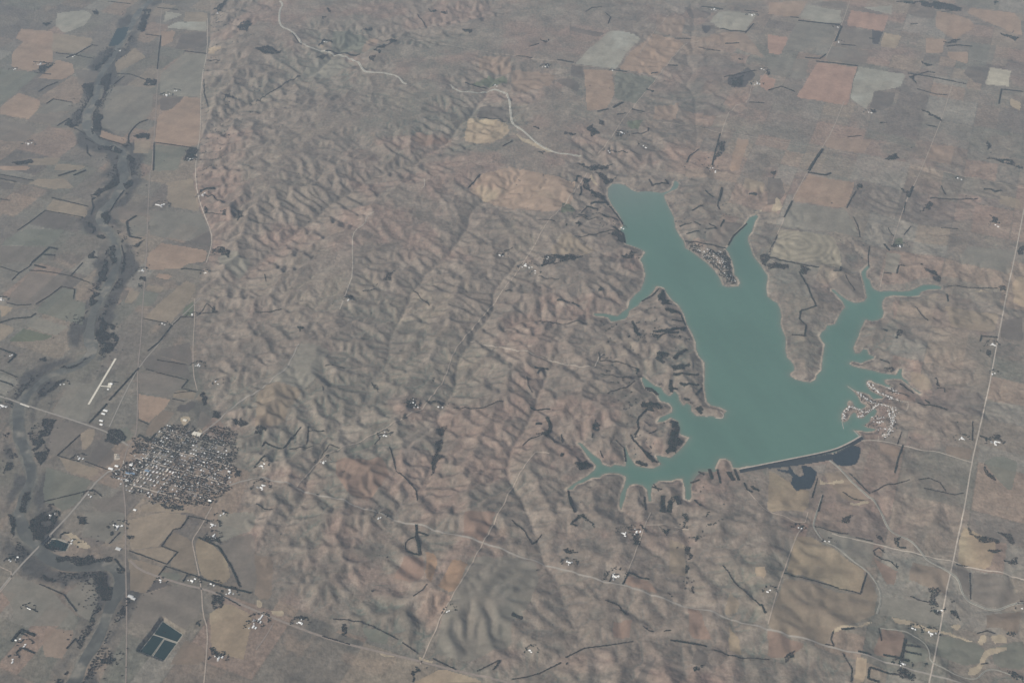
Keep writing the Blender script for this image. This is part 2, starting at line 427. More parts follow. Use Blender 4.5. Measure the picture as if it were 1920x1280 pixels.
# valley floors are moister: greener, brushier; crests drier
gc = mixc(gc, (.078, .084, .070), sst(la, 3.75, 5.2)*(.45+.35*sst(n2,-.3,.3))*(1-fl))
gc = mixc(gc, (.205, .165, .130), sst(-la, -3.2, -2.75)*.5*(1-fl))
gc = mixc(gc, (.062, .066, .056), sst(la, 4.7, 5.5)*.55*(1-fl))
# valley plain
gc = mixc(gc, (.138, .125, .102), fl*.75)
gc = mixc(gc, (.100, .102, .080), fl*sst(n2, 0, .5)*.5)
wx = fx+260*fbm(fx, fy, 700, 101, 3); wy = fy+260*fbm(fx, fy, 700, 102, 3)
scar = 1-np.abs(fbm(wx*1.6, wy*.7, 620, 103, 2))*7
gc = mixc(gc, (.068, .068, .060), fl*sst(scar, .2, .9)*sst(n1+.4*n2, -.2, .3)*.7)
gc = mixc(gc, (.200, .160, .122), fl*sst(fbm(wx, wy, 380, 104, 4), .12, .5)*.65)
gc = mixc(gc, (.085, .080, .070), fl*sst(fbm(wx, wy, 260, 105, 5), .18, .5)*.55)
# dams of reeds, cattle trails and thin draws show as dark threads on the farmed uplands
thr = 1-np.abs(fbm(fx+120*fbm(fx, fy, 300, 106, 3), fy, 520, 107, 3))*11
gc = mixc(gc, (.080, .082, .068), (1-fl)*sst(thr, .2, 1)*sst(la, 3.2, 4.2)*.55)
pp = fbm(fx, fy, 240, 108, 5)
gc = mixc(gc, (.235, .205, .168), (1-fl)*sst(pp, .12, .55)*.55)
gc = mixc(gc, (.095, .092, .080), (1-fl)*sst(-pp, .12, .5)*.45)
# shore bank: pale soil rim, tinted more strongly on one facing; mud patches behind
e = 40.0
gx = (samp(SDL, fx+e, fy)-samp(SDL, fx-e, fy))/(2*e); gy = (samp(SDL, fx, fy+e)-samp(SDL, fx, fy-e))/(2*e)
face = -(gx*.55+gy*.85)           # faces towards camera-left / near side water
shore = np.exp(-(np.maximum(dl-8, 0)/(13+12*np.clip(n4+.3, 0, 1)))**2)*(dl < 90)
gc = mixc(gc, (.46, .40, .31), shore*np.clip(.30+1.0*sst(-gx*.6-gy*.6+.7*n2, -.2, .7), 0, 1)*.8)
gc = mixc(gc, (.085, .075, .068), np.exp(-(np.maximum(dl-34, 0)/30)**2)*(dl > 18)*sst(fbm(fx, fy, 170, 109, 4), .0, .3)*.8)
gc = mixc(gc, (.13, .12, .105), ((dl < 0) & (dl > -200))*1.0)
# farmland survey: section grid with quarter and smaller parcels, each its own soil / stubble colour
o_ = at0(np.array([[905., 1018.]]), 20)[0]; g_ = math.radians(-22)
pu = ((fx-o_[0])*math.cos(g_)+(fy-o_[1])*math.sin(g_))/1630.0+50; pv_ = (-(fx-o_[0])*math.sin(g_)+(fy-o_[1])*math.cos(g_))/1630.0+50
pu = np.where(fl > .5, pu+.37, pu)
iu = np.floor(pu*2).astype(int); iv = np.floor(pv_*2).astype(int); ru = pu*2-iu; rv = pv_*2-iv
HG = np.random.default_rng(77).random((512, 512, 6))
h0 = HG[iv % 512, iu % 512]
splitu = (h0[:, 0] < .55); splitv = (h0[:, 1] < .5)
sub = np.where(splitu & (ru > h0[:, 2]*.4+.3), 1, 0)+2*np.where(splitv & (rv > h0[:, 3]*.4+.3), 1, 0)
h1 = HG[(iv*2+(sub//2)+131) % 512, (iu*2+(sub % 2)+57) % 512]
PAL = np.array([(.255,.190,.140),(.235,.195,.145),(.150,.146,.122),(.120,.126,.102),(.215,.210,.178),(.100,.090,.080),(.165,.132,.104),(.240,.170,.130),(.140,.128,.110),(.185,.165,.130)])
pc = PAL[(h1[:, 0]*len(PAL)).astype(int) % len(PAL)]
farmed = np.clip(sst(.80-rg+.25*n2, .0, .2)*(1-fl)+fl*1.0, 0, 1)*(h1[:, 1] < .80)
farmed *= (np.abs(dr0) > 260)*(dl > 130)
gc = gc*(1-.50*farmed[:, None])+pc*(.50*farmed[:, None])
edge = np.minimum(np.minimum(ru, 1-ru), np.minimum(rv, 1-rv))*815
gc = mixc(gc, (.085, .082, .068), farmed*(edge < 9)*.5*(h1[:, 2] < .6))
# river strip
dr = dr0
rw = 60+35*fbm(fx, fy, 700, 71, 2)
gc = mixc(gc, (.125, .126, .105), sst(-dr, -rw-25, -rw+10)*.9)
gc = mixc(gc, (.052, .052, .050), sst(fbm(fx, fy, 480, 72, 5)-np.abs(dr-rw-100)/260, -.35, .05)*.9*(dr < 560))
gc *= np.array([1.045, .995, .985])[None]
gc *= (1+.17*n4+.10*fbm(fx, fy, 45, 66, 2)+.10*n2)[:, None]
GC = gc

nr, nc = TX.shape
ii = (np.arange(nr-1)[:, None]*nc+np.arange(nc-1)[None]).ravel()
gq = np.stack([ii, ii+1, ii+nc+1, ii+nc], 1)
gv = np.stack([fx, fy, TZ.ravel()], 1)
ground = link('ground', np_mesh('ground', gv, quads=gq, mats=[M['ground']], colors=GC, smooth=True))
tag(ground, kind='structure')

# ------------------------------------------------------------------ farm fields (each its own sheet just above the ground)
FIELDS = [
(0,0,"430,100 640,75 690,110 640,190 480,250 420,200","light"),
(0,0,"160,215 400,240 390,480 230,535 80,500 100,380 180,320 120,290","pinktan"),
(0,0,"400,250 690,290 690,330 560,400 390,390","tan"),
(0,0,"430,450 550,480 550,560 470,600 290,590 380,500","pinktan"),
(0,0,"0,520 300,545 120,700 0,790","greyg"),
(0,0,"140,700 300,750 290,820 220,890 0,860 0,800","pinktan"),
(0,0,"410,745 540,770 520,830 240,860 330,790","grey"),
(0,0,"240,860 500,840 430,940 220,900","greybrown"),
(0,0,"0,880 280,960 200,1060 0,1060","greybrown"),
(0,0,"820,640 1150,660 1130,860 960,990 760,960 780,760","grey"),
(0,0,"860,470 1020,360 1090,430 880,550","tan"),
(0,0,"1210,240 1310,230 1300,310 1210,350","pinktan"),
(0,0,"1390,90 1560,100 1550,160 1380,170","tan"),
(0,0,"1380,170 1550,160 1550,240 1240,210 1350,160","light"),
(0,0,"1370,250 1550,245 1550,350 1400,370 1310,370","dark"),
(0,0,"1390,400 1550,410 1500,730 1200,710 1200,560","light2"),
(0,0,"1210,740 1390,725 1270,830 1200,830","dark"),
(0,0,"1390,725 1505,740 1500,1080 1430,1105 1160,1070 1180,870","pinktan"),
(0,0,"1170,1080 1400,1110 1360,1210 1330,1280 1140,1280 1150,1100","greyg"),
(0,0,"760,980 950,1040 930,1090 740,1030","pinktan"),
(0,0,"1010,1060 1140,1060 1110,1150 1000,1150","tan"),
(0,0,"240,1190 450,1180 420,1240 200,1240","tan"),
(0,0,"420,1230 660,1240 600,1280 400,1280","tan"),
(0,0,"0,1250 240,1250 200,1280 0,1280","pinktan"),
(0,0,"1560,360 1660,350 1600,410 1560,400","gold"),
(0,0,"560,520 760,540 700,620 600,640","greybrown"),
(0,0,"1240,90 1380,110 1230,170","light"),
(0,1,"210,100 400,140 560,130 490,60 290,60","tan"),
(0,1,"400,210 640,270 660,340 600,350 340,300","tan"),
(0,1,"340,305 560,350 490,440 340,430 220,400","dark"),
(0,1,"450,350 560,355 480,440 370,430","light2"),
(0,1,"200,440 480,445 380,560 0,560 100,480","greyg"),
(0,1,"0,570 370,575 240,680 0,700","greybrown"),
(0,1,"230,760 510,800 440,880 270,1000 20,1000","greybrown"),
(0,1,"470,880 570,890 550,970 640,990 620,1160 400,1100 270,1060 330,970","greyg"),
(0,1,"0,1010 100,1030 0,1110","gold"),
(0,1,"250,1090 520,1170 410,1240 190,1160","light2"),
(0,1,"180,1180 400,1245 300,1280 60,1280","green"),
(0,1,"0,1150 130,1170 60,1240 0,1280","tan"),
(0,1,"1260,90 1450,60 1480,200 1500,310 1270,270 1250,200","tan"),
(0,1,"1120,300 1510,320 1570,440 1420,530 1120,480","grey"),
(0,1,"1580,445 1590,570 1425,535","dark"),
(0,1,"1210,540 1560,600 1540,690 1410,700 1350,740 1100,740 1110,620","pinktan"),
(0,1,"1190,770 1310,790 1250,820 1160,800","pinktan"),
(0,1,"1110,860 1240,870 1200,910 1080,890","tan"),
(0,1,"970,900 1050,905 990,1000 930,990","tan"),
(0,1,"920,895 970,900 925,980 890,970","dark"),
(0,1,"1060,895 1200,915 1130,1020 1000,1010","greyg"),
(0,1,"1400,820 1470,850 1470,900 1290,1140 1080,1110 1180,1000","tan"),
(0,1,"1380,1030 1460,970 1450,1090 1370,1090","green"),
(0,1,"970,350 1100,340 1100,490 980,500","grey"),
(0,1,"840,280 1100,250 1110,335 960,365 840,370","greybrown"),
(0,1,"1640,650 1760,600 1900,700 1800,820 1650,700","light2"),
(0,1,"0,30 230,75 200,100 0,70","dark"),
(0,1,"0,80 110,100 90,150 0,140","dark"),
(0,2,"1060,140 1150,100 1400,170 1430,280 1100,210","dark"),
(0,2,"1210,60 1430,10 1440,170 1170,95","dark"),
(0,2,"1050,230 1400,290 1360,350 1310,390 1230,410 1050,370","greybrown"),
(0,2,"1040,390 1290,430 1200,530 1120,610 1040,570","pinktan"),
(0,2,"1220,520 1310,530 1250,620 1130,720 1090,690 1160,570","brown"),
(0,2,"1320,370 1470,380 1450,440 1300,420","tan"),
(0,2,"1330,480 1400,470 1440,440 1480,470 1400,545 1320,520","vdark2"),
(0,2,"1500,520 1570,560 1600,610 1480,640","greybrown"),
(0,2,"400,590 680,645 590,700 440,850 360,830","greybrown"),
(0,2,"690,720 860,830 850,900 790,950 650,905 750,760","dark"),
(0,2,"440,865 590,905 750,970 690,1020 500,970","tan"),
(0,2,"340,950 690,1030 600,1180 480,1280 330,1200","greyg"),
(0,2,"690,1180 940,1160 950,1275 720,1275","greybrown"),
(0,2,"530,300 690,310 800,240 730,420 640,610 380,540","grey"),
(0,2,"1060,1230 1230,1200 1450,1280 1050,1280","tan"),
(0,2,"840,660 960,640 1020,720 900,780","greyg"),
(0,2,"600,660 720,660 700,760 620,830","tan"),
(0,3,"640,0 940,0 930,170 830,230 590,170 650,80","grey"),
(0,3,"970,60 1240,0 1400,20 1390,90 1300,130 1200,250 980,280 960,150","tan"),
(0,3,"1000,290 1210,258 1325,300 1250,385 1010,310","tan"),
(0,3,"1305,140 1430,210 1480,480 1260,400 1335,300 1225,250","brown2"),
(0,3,"1480,190 1560,200 1700,350 1740,480 1680,550 1520,490 1450,250","gold2"),
(0,3,"1650,0 1920,0 1920,120 1640,230","light2"),
(0,3,"1650,250 1920,150 1920,590 1800,560 1720,380","greybrown"),
(0,3,"960,340 1230,405 1180,480 1080,610 970,590","brown2"),
(0,3,"1050,620 1300,550 1510,580 1500,760 1380,900 1230,790 1150,850 990,820","greybrown"),
(0,3,"1570,760 1700,680 1900,760 1870,920 1820,1120 1600,1040 1570,950","gold2"),
(0,3,"1385,960 1540,1010 1530,1130 1270,1130","brown"),
(0,3,"0,560 110,480 360,570 570,770 560,850 280,850 90,830 100,740","grey"),
(0,3,"340,860 560,880 470,1100 320,1080","pinktan2"),
(0,3,"510,600 690,480 730,640 680,830 590,770 480,660","grey"),
(0,3,"1200,440 1370,470 1340,520 1190,475","greyg"),
(0,3,"1160,500 1290,540 1090,610","vdark2"),
(1,3,"0,320 130,330 120,660 0,650","brown"),
(1,3,"1110,330 1250,330 1260,480 1170,530 1040,480","redbrown"),
(1,3,"1270,300 1360,310 1350,400 1310,530 1270,500","orange"),
(1,3,"1480,360 1600,380 1500,600 1350,560 1420,470","orange"),
(1,3,"1600,340 1920,330 1920,1000 1580,1130 1340,1040 1400,780","grey"),
(1,3,"1180,1280 1400,1170 1700,1280","gold"),
(1,3,"1560,0 1800,0 1700,225 1560,170","redbrown"),
(1,3,"800,860 990,880 1010,990 860,960","greyg"),
(2,3,"0,330 180,380 200,520 90,740 0,760","grey"),
(2,3,"870,470 1020,510 1080,600 850,545","redbrown"),
(2,3,"1640,600 1710,690 1690,770 1590,770","tan"),
(2,3,"1830,410 1920,420 1920,500 1830,480","gold"),
(2,3,"1190,210 1300,240 1310,480 1200,480","tan"),
(2,3,"1320,720 1400,720 1500,950 1400,950 1320,920","redbrown"),
(2,3,"1630,850 1700,930 1740,1080 1640,1040","gold2"),
(2,3,"760,820 900,810 880,950 740,930","redbrown"),
(2,3,"1080,1100 990,1280 920,1280 1000,1140","dark"),
(2,3,"1390,1020 1490,1080 1460,1150 1340,1150","dark"),
(3,3,"200,190 340,190 560,325 730,430 690,605 130,450 170,330","gold2"),
(3,3,"130,500 400,560 690,625 745,470 830,620 800,780 490,870 430,1000 0,880 70,620","brown2"),
(3,3,"350,115 800,215 770,400 640,380 480,240","grey"),
(3,3,"870,630 1240,695 1320,780 1290,860 940,780 840,770","greylight"),
(3,3,"1080,370 1360,460 1330,620 1200,570 1050,500","brown"),
(3,3,"780,340 960,440 940,560 880,540","redbrown"),
(3,3,"1470,110 1720,240 1680,340 1650,430 1410,375","gold2"),
(3,3,"860,880 1030,895 1000,1090 790,1060","redbrown"),
(3,3,"1290,920 1560,980 1630,1020 1600,1130 1500,1150 1270,1070","greyg"),
(3,3,"670,1090 750,1100 740,1280 650,1280","gold"),
(3,3,"1050,960 1190,1030 1195,1110 1020,1125","greyg"),
(3,3,"1640,770 1900,750 1870,930 1780,880 1640,870","brown"),
(3,3,"1540,440 1700,470 1760,490 1900,660 1700,730 1530,660","greybrown"),
(3,3,"1680,1020 1920,960 1920,1180 1700,1160","greyg"),
(3,3,"0,890 300,990 160,1080 0,1100","redbrown"),
(3,3,"1410,390 1500,410 1510,640 1480,620 1410,480","greybrown"),
(3,2,"1610,900 1720,850 1870,900 1820,1130 1730,1060","greyg"),
(3,2,"0,960 180,1060 320,1130 300,1275 0,1275","gold2"),
(3,2,"1330,780 1540,800 1500,890 1320,850","brown"),
(3,2,"1060,230 1190,250 1250,350 1170,380 1070,320","tan"),
(3,2,"420,990 560,970 760,1190 560,1180 450,1060","brown2"),
(3,2,"840,760 990,790 960,870 830,830","pinktan2"),
(3,1,"300,30 660,90 590,280 180,230 240,110","pinktan"),
(3,1,"170,240 590,290 680,500 430,450 105,430","greylight"),
(3,1,"95,440 490,490 540,600 560,735 10,650","contour"),
(3,1,"890,610 1005,620 960,765 870,755","light2"),
(3,1,"958,505 1010,505 1010,560 945,560","green"),
(3,1,"1500,560 1850,600 1810,780 1430,690","grey"),
(3,1,"1830,850 1870,800 1920,785 2000,900 2000,1050 1920,1020 1850,990","gold"),
(3,1,"0,50 100,60 130,170 60,260 0,260","dark"),
(3,1,"1760,1130 1900,1090 1920,1280 1740,1250","dark"),
(3,1,"1740,190 1880,210 1900,250 1880,290 1730,250","tan"),
(3,1,"1330,1020 1740,1070 1700,1210 1380,1180","tan"),
(3,1,"450,850 570,780 700,830 720,950 600,960","greybrown"),
(3,0,"0,20 300,10 250,90 220,130 0,110","pinktan"),
(3,0,"300,40 540,80 560,170 380,170 240,130","light"),
(3,0,"620,80 900,120 870,240 590,190","pink"),
(3,0,"370,475 670,500 590,790 210,730 280,620","pink"),
(3,0,"680,500 1030,560 990,650 800,690 740,820 610,740","light"),
(3,0,"800,690 960,690 940,780 860,830 760,810","dark"),
(3,0,"560,205 775,230 780,330 840,345 770,370 500,350","greybrown"),
(3,0,"460,365 760,380 730,490 430,450","greybrown"),
(3,0,"780,225 860,240 830,330 780,330","vdark"),
(3,0,"870,250 1000,270 960,370 840,350","gold"),
(3,0,"1660,505 1820,530 1810,650 1630,635","light3"),
(3,0,"1490,500 1655,505 1625,640 1560,620 1470,550","dark"),
(3,0,"1520,60 1850,100 1900,160 1900,270 1700,190 1500,100","pinktan"),
(3,0,"1270,80 1500,140 1560,200 1400,300 1250,200","pinktan"),
(3,0,"1180,280 1340,300 1300,400 1190,400","pinktan"),
(3,0,"1180,50 1260,70 1250,150 1060,120","greybrown"),
(3,0,"0,260 150,280 90,410 0,400","pink"),
(3,0,"0,430 310,440 280,600 0,560","grey"),
(3,0,"1820,740 1890,770 1890,830 1810,790","gold"),
(3,0,"0,580 60,590 40,660 0,680","pink"),
(3,0,"1350,390 1510,390 1490,480 1340,430","pinktan"),
(3,0,"1530,330 1710,340 1680,480 1510,440","grey"),
(3,0,"720,60 930,40 920,110","light"),
(3,0,"440,1030 780,1050 720,1160 420,1100","pinktan2"),
(3,0,"1220,1090 1400,1100 1370,1230 1180,1200","pinktan2"),
(3,0,"310,30 520,0 600,20 580,70","greybrown"),
(3,0,"220,160 500,200 480,350 100,380","grey"),
(2,0,"730,235 840,238 940,270 960,300 860,400 780,520 470,480 620,330","light"),
(2,0,"1060,240 1290,320 1090,570 800,520 870,420","pinktan"),
(2,0,"545,520 750,530 770,700 700,820 560,830","pinktan"),
(2,0,"780,545 1080,590 930,780 770,740","greyg"),
(2,0,"0,520 320,560 300,640 60,690 0,700","pinktan2"),
(2,0,"1480,170 1550,90 1840,105 1750,240 1580,220","light"),
(2,0,"430,195 700,250 650,280 430,230","dark"),
(2,0,"1420,190 1500,200 1450,260","vdark"),
(2,0,"1300,50 1500,100 1460,140 1330,130","dark"),
(2,0,"870,900 990,900 940,970 860,960","green"),
(2,0,"880,1110 1080,1110 1040,1150 880,1150","dark"),
(2,0,"1690,1040 1780,1050 1700,1280 1630,1280","pinktan"),
(2,0,"1620,590 1780,510 1830,560 1740,660 1620,640","vdark"),
(2,0,"1870,570 1920,560 1920,690 1860,640","pink"),
(2,0,"300,600 470,600 510,640 480,690","dark"),
(2,0,"1400,310 1560,240 1750,250 1900,440 1600,330","pinktan2"),
(2,0,"450,490 540,505 540,590 440,570","dark"),
(2,0,"1080,800 1260,780 1220,900 1060,900","pinktan2"),
(2,0,"1090,120 1300,150 1270,280 1080,230","pinktan2"),
(1,0,"580,225 760,260 840,290 790,400 560,370","greyg"),
(1,0,"800,280 950,295 830,390 770,370","pinktan2"),
(1,0,"480,410 750,470 620,550 500,590 330,560","light2"),
(1,0,"1600,890 1870,920 1900,980 1850,1040 1750,1080 1560,1050","gold"),
(1,0,"1670,430 1900,420 1920,550 1680,530","pinktan2"),
(1,0,"1740,570 1890,580 1880,640 1620,640","green"),
(1,0,"1680,800 1880,820 1880,910 1660,880","dark"),
(1,0,"470,340 540,340 500,370","gold"),
(1,0,"1200,990 1500,1050 1300,1100 1150,1050","redbrown"),
(1,2,"330,20 560,70 430,290 330,355 120,300 260,150","greylight"),
(1,2,"100,310 340,360 200,620 0,640 0,430","brown2"),
(1,2,"600,880 960,880 1000,1000 850,1200 700,1150 600,1000","redbrown"),
(1,2,"690,810 760,790 920,725 900,760 780,830","greyg"),
(2,1,"1750,50 1900,90 1880,180 1730,130","tan"),
(2,1,"1450,480 1600,380 1735,400 1680,460 1610,560 1450,530","greybrown"),
(2,1,"410,460 500,520 620,600 520,635 290,635 300,560","tan"),
(2,1,"380,240 420,250 480,290 460,310 370,310","green"),
]
FIELD_G = [("905,325 960,312 1005,322 1080,342 1072,378 1050,396 1020,397 960,392 920,382 877,356", "pinkgold")]
SAND = [(3,3,"480,880 520,860 650,850 790,820 790,840 650,860 540,880 490,910"),(3,3,"940,780 1200,870 1290,880 1540,960 1530,970 1280,900 1150,880 950,830"),
(3,3,"1570,970 1620,900 1640,960 1600,1000"),(3,3,"1640,1020 1800,1010 1790,1040 1660,1060 1640,1130 1540,1230 1500,1230 1520,1170 1610,1110"),
(3,3,"1370,840 1440,830 1440,880 1380,880"),(3,3,"1680,910 1800,930 1790,1000 1680,970"),(3,2,"610,1205 780,1195 760,1225 610,1225"),
(3,2,"380,1030 430,1060 560,1035 590,1060 440,1065 400,1080"),(1,3,"1230,1075 1330,1120 1320,1140 1215,1100"),(1,3,"900,1040 1080,1090 960,1080"),
(1,3,"120,740 220,745 190,790 130,770"),(1,3,"0,660 60,680 30,720 0,720"),(0,2,"1350,570 1420,560 1410,600 1370,640 1350,610"),
(0,2,"1440,690 1460,670 1530,660 1520,710 1460,730"),(0,2,"850,840 890,840 900,880 860,890"),(0,3,"440,150 520,140 620,200 700,270 560,260 540,200"),
(3,1,"1560,900 1690,905 1560,915"),(3,1,"60,200 100,250 90,310 20,300"),(2,1,"1790,330 1900,280 1860,310 1800,325"),(2,1,"590,20 690,170 640,110 590,60"),
(1,0,"1465,630 1520,690 1500,690"),(2,0,"0,1000 330,1140 300,1150 150,1100"),(0,2,"1340,730 1380,725 1390,755 1350,755")]
C.update(light2=(.190,.185,.155), light3=(.36,.34,.27), greylight=(.185,.178,.150), brown2=(.190,.155,.115), gold2=(.235,.190,.130),
         pinktan2=(.225,.170,.132), vdark2=(.065,.060,.058), contour=(.235,.215,.165), pinkgold=(.295,.220,.165))
XYc = (TX[:-1, :-1]+TX[1:, 1:]+TX[:-1, 1:]+TX[1:, :-1])/4, (TY[:-1, :-1]+TY[1:, 1:]+TY[:-1, 1:]+TY[1:, :-1])/4
def rowcol_box(P):
    u = P[:, 0]/halfw(P[:, 1])
    r0 = max(0, int(np.interp(P[:, 1].min(), DL, np.arange(len(DL))))-1); r1 = int(np.interp(P[:, 1].max(), DL, np.arange(len(DL))))+2
    c0 = max(0, int(np.interp(u.min(), UL, np.arange(len(UL))))-1); c1 = int(np.interp(u.max(), UL, np.arange(len(UL))))+2
    return r0, r1, c0, c1
used = np.zeros((nr-1, nc-1), bool)
SAMPLE = []
def drape(name, P, colfun, m, lift=0.5, excl=True, smooth=True):
    r0, r1, c0, c1 = rowcol_box(P)
    X = XYc[0][r0:r1, c0:c1]; Y = XYc[1][r0:r1, c0:c1]
    k = inpoly(X, Y, P)
    if excl:
        k &= ~used[r0:r1, c0:c1]
        used[r0:r1, c0:c1] |= k
    rr, cc = np.nonzero(k)
    if not len(rr): return None
    rr += r0; cc += c0
    i = rr*nc+cc
    q = np.stack([i, i+1, i+nc+1, i+nc], 1)
    uq, inv = np.unique(q, return_inverse=True)
    v = gv[uq].copy(); v[:, 2] += lift
    return link(name, np_mesh(name, v, quads=inv.reshape(-1, 4), mats=[m], colors=colfun(uq), smooth=smooth))
def field_color(cname, seed):
    c = np.array(C[cname])
    def f(uq):
        x = fx[uq]; y = fy[uq]
        k = .76 if cname not in ('pink', 'light3', 'vdark', 'vdark2', 'orange') else .88
        out = c[None]*k+GC[uq]*(1-k)
        a = np.random.default_rng(seed).choice([0, math.pi/2])+math.radians(67)
        s = x*math.cos(a)+y*math.sin(a)
        out = out*np.array([1.03, .99, .955])[None]*(1+.05*np.sin(s/38+2*fbm(x, y, 600, seed % 90, 2))+.20*fbm(x, y, 300, seed % 97+3, 5))[:, None]
        if cname == 'contour':
            z = np.hypot(x-CC[0], (y-CC[1]))+220*fbm(x, y, 500, 8, 2)
            out = out*(1+.16*np.sin(z/17))[:, None]
        if cname in ('pinkgold', 'gold', 'gold2', 'light'):
            out = mixc(out, (.40, .33, .22) if cname != 'light' else (.34, .34, .29), sst(fbm(x, y, 420, seed % 50, 3), .0, .7)*.55)
        return out
    return f
CC = at0(np.array([[1505., 462.]]), 20)[0]
WORD = dict(light='pale', light2='pale grey', light3='pale cream', pinktan='pinkish tan', pinktan2='dull pink', tan='tan', pink='pink', grey='grey', greyg='grey green',
            greybrown='grey brown', gold='golden', gold2='golden brown', dark='dark', vdark='very dark', vdark2='dark', brown='brown', brown2='brown', redbrown='reddish brown',
            orange='orange', green='green', contour='contour ploughed pale', pinkgold='large pinkish gold', greylight='pale grey')
allf = [(T(c, r, s), k) for c, r, s, k in FIELDS]+[(G(s), k) for s, k in FIELD_G]
for i, (P, k) in enumerate(allf):
    Q = at(P)
    # ragged field edges
    Q = resample(np.vstack([Q, Q[:1]]), 90)
    Q = Q+np.stack([fbm(Q[:, 0], Q[:, 1], 260, 51, 2), fbm(Q[:, 0], Q[:, 1], 260, 52, 2)], 1)*22
    o = drape('field', Q, field_color(k, i+100), M['field'])
    if o: tag(o, kind='structure')
for i, (c, r, s) in enumerate(SAND):
    Q = at(T(c, r, s)); Q = resample(np.vstack([Q, Q[:1]]), 25, 1)
    Q = Q+np.stack([fbm(Q[:, 0], Q[:, 1], 90, 53, 3), fbm(Q[:, 0], Q[:, 1], 90, 54, 3)], 1)*30
    o = drape('sand_bank', Q, lambda uq: np.tile(C['sand'], (len(uq), 1))*(1+.3*fbm(fx[uq], fy[uq], 60, 4, 3))[:, None], M['field'], 0.9, False)
    if o: tag(o, kind='structure')

# ------------------------------------------------------------------ lake, river, lagoons
P = lake_xy
r0, r1, c0, c1 = rowcol_box(P)
X = XYc[0][r0:r1, c0:c1]; Y = XYc[1][r0:r1, c0:c1]
sd_ = samp(SDL, X.ravel(), Y.ravel()).reshape(X.shape)
below = (Y < np.interp(X, dam_xy[:, 0], dam_xy[:, 1])) & (X > dam_xy[0, 0]+20) & (X < dam_xy[-1, 0]+250)
k = (sd_ < 30) & ~(below & (sd_ > -12))
rr, cc = np.nonzero(k); i = (rr+r0)*nc+cc+c0
q = np.stack([i, i+1, i+nc+1, i+nc], 1); uq, inv = np.unique(q, return_inverse=True)
v = gv[uq].copy(); v[:, 2] = 0.0
# silt: shallow grey-brown water towards the head and along the edges
d_ = -samp(SDL, fx[uq], fy[uq])
wc = np.tile(np.array([.076, .152, .118]), (len(uq), 1))
wc = mixc(wc, (.16, .165, .13), np.exp(-np.maximum(d_, 0)/26)*.75)
head = at0(np.array([[1165., 340.]]))[0]
wc = mixc(wc, (.15, .185, .16), np.exp(-(np.hypot(fx[uq]-head[0], fy[uq]-head[1])/900)**2)*.7)
wc *= (1+.07*fbm(fx[uq], fy[uq], 1300, 12, 3)+.11*fbm(fx[uq]*1.8+fy[uq]*.7, fy[uq]*.45, 420, 13, 5))[:, None]
def water_mat(name, rough=.35, spec=.3, ripple=True):
    m = mat(name, rough=rough, spec=spec, attr=True, noise=[(90, .035, 4), (14, .035, 2)])
    return m
lake = link('lake', np_mesh('lake', v, quads=inv.reshape(-1, 4), mats=[water_mat('turbid_green_water')], colors=wc, smooth=True))
tag(lake, kind='structure')

def ribbon(name, P, width, m, lift=1.6, colors=None, step=30, smooth=1, ragged=0, tagkind='structure', profile=None):
    P = resample(P, step, smooth)
    t = np.gradient(P, axis=0); t /= np.maximum(np.hypot(t[:, 0], t[:, 1]), 1e-6)[:, None]
    nrm = np.stack([-t[:, 1], t[:, 0]], 1)
    w = np.full(len(P), width/2.0)
    wl = w*(1+ragged*fbm(P[:, 0], P[:, 1], 380, 15, 3)); wr = w*(1+ragged*fbm(P[:, 0]+999, P[:, 1], 380, 16, 3))
    offs = profile or [(-1, 0), (0, 0), (1, 0)]
    V = []
    for s, dz in offs:
        q = P+nrm*(np.where(s < 0, wl, wr)*s)[:, None]
        zz = np.max([H(q[:, 0]+t[:, 0]*k_, q[:, 1]+t[:, 1]*k_) for k_ in (-9, 0, 9)]+[H(P[:, 0], P[:, 1])-1.5], axis=0)
        V.append(np.column_stack([q, zz+lift+dz]))
    n = len(P); V = np.vstack(V); F = []
    a = np.arange(n-1)
    for kk in range(len(offs)-1):
        F.append(np.stack([kk*n+a, kk*n+a+1, (kk+1)*n+a+1, (kk+1)*n+a], 1)[:, ::-1])
    F = np.vstack(F)
    me = np_mesh(name, V, quads=F[:, ::-1], mats=[m], colors=colors(V[:, 0], V[:, 1]) if colors else None)
    # make sure the sheet faces up
    o = link(name, me)
    if tagkind: tag(o, kind=tagkind)
    return o
def rivcol(x, y):
    c = np.tile(np.array([.092, .090, .077]), (len(x), 1))
    c = mixc(c, (.22, .195, .155), sst(fbm(x, y, 150, 23, 5), .12, .5)*.7)
    c = mixc(c, (.052, .052, .047), sst(fbm(x, y, 200, 29, 5), .0, .3)*.75)
    return c*(1+.25*fbm(x, y, 70, 30, 3))[:, None]
ribbon('river', river_xy, 125, mat('braided_river', attr=True, rough=.45, spec=.3, noise=[(60, .15, 4)]), 0.9, rivcol, 18, 2, .9,
       profile=[(k_/6, 0) for k_ in range(-6, 7)])
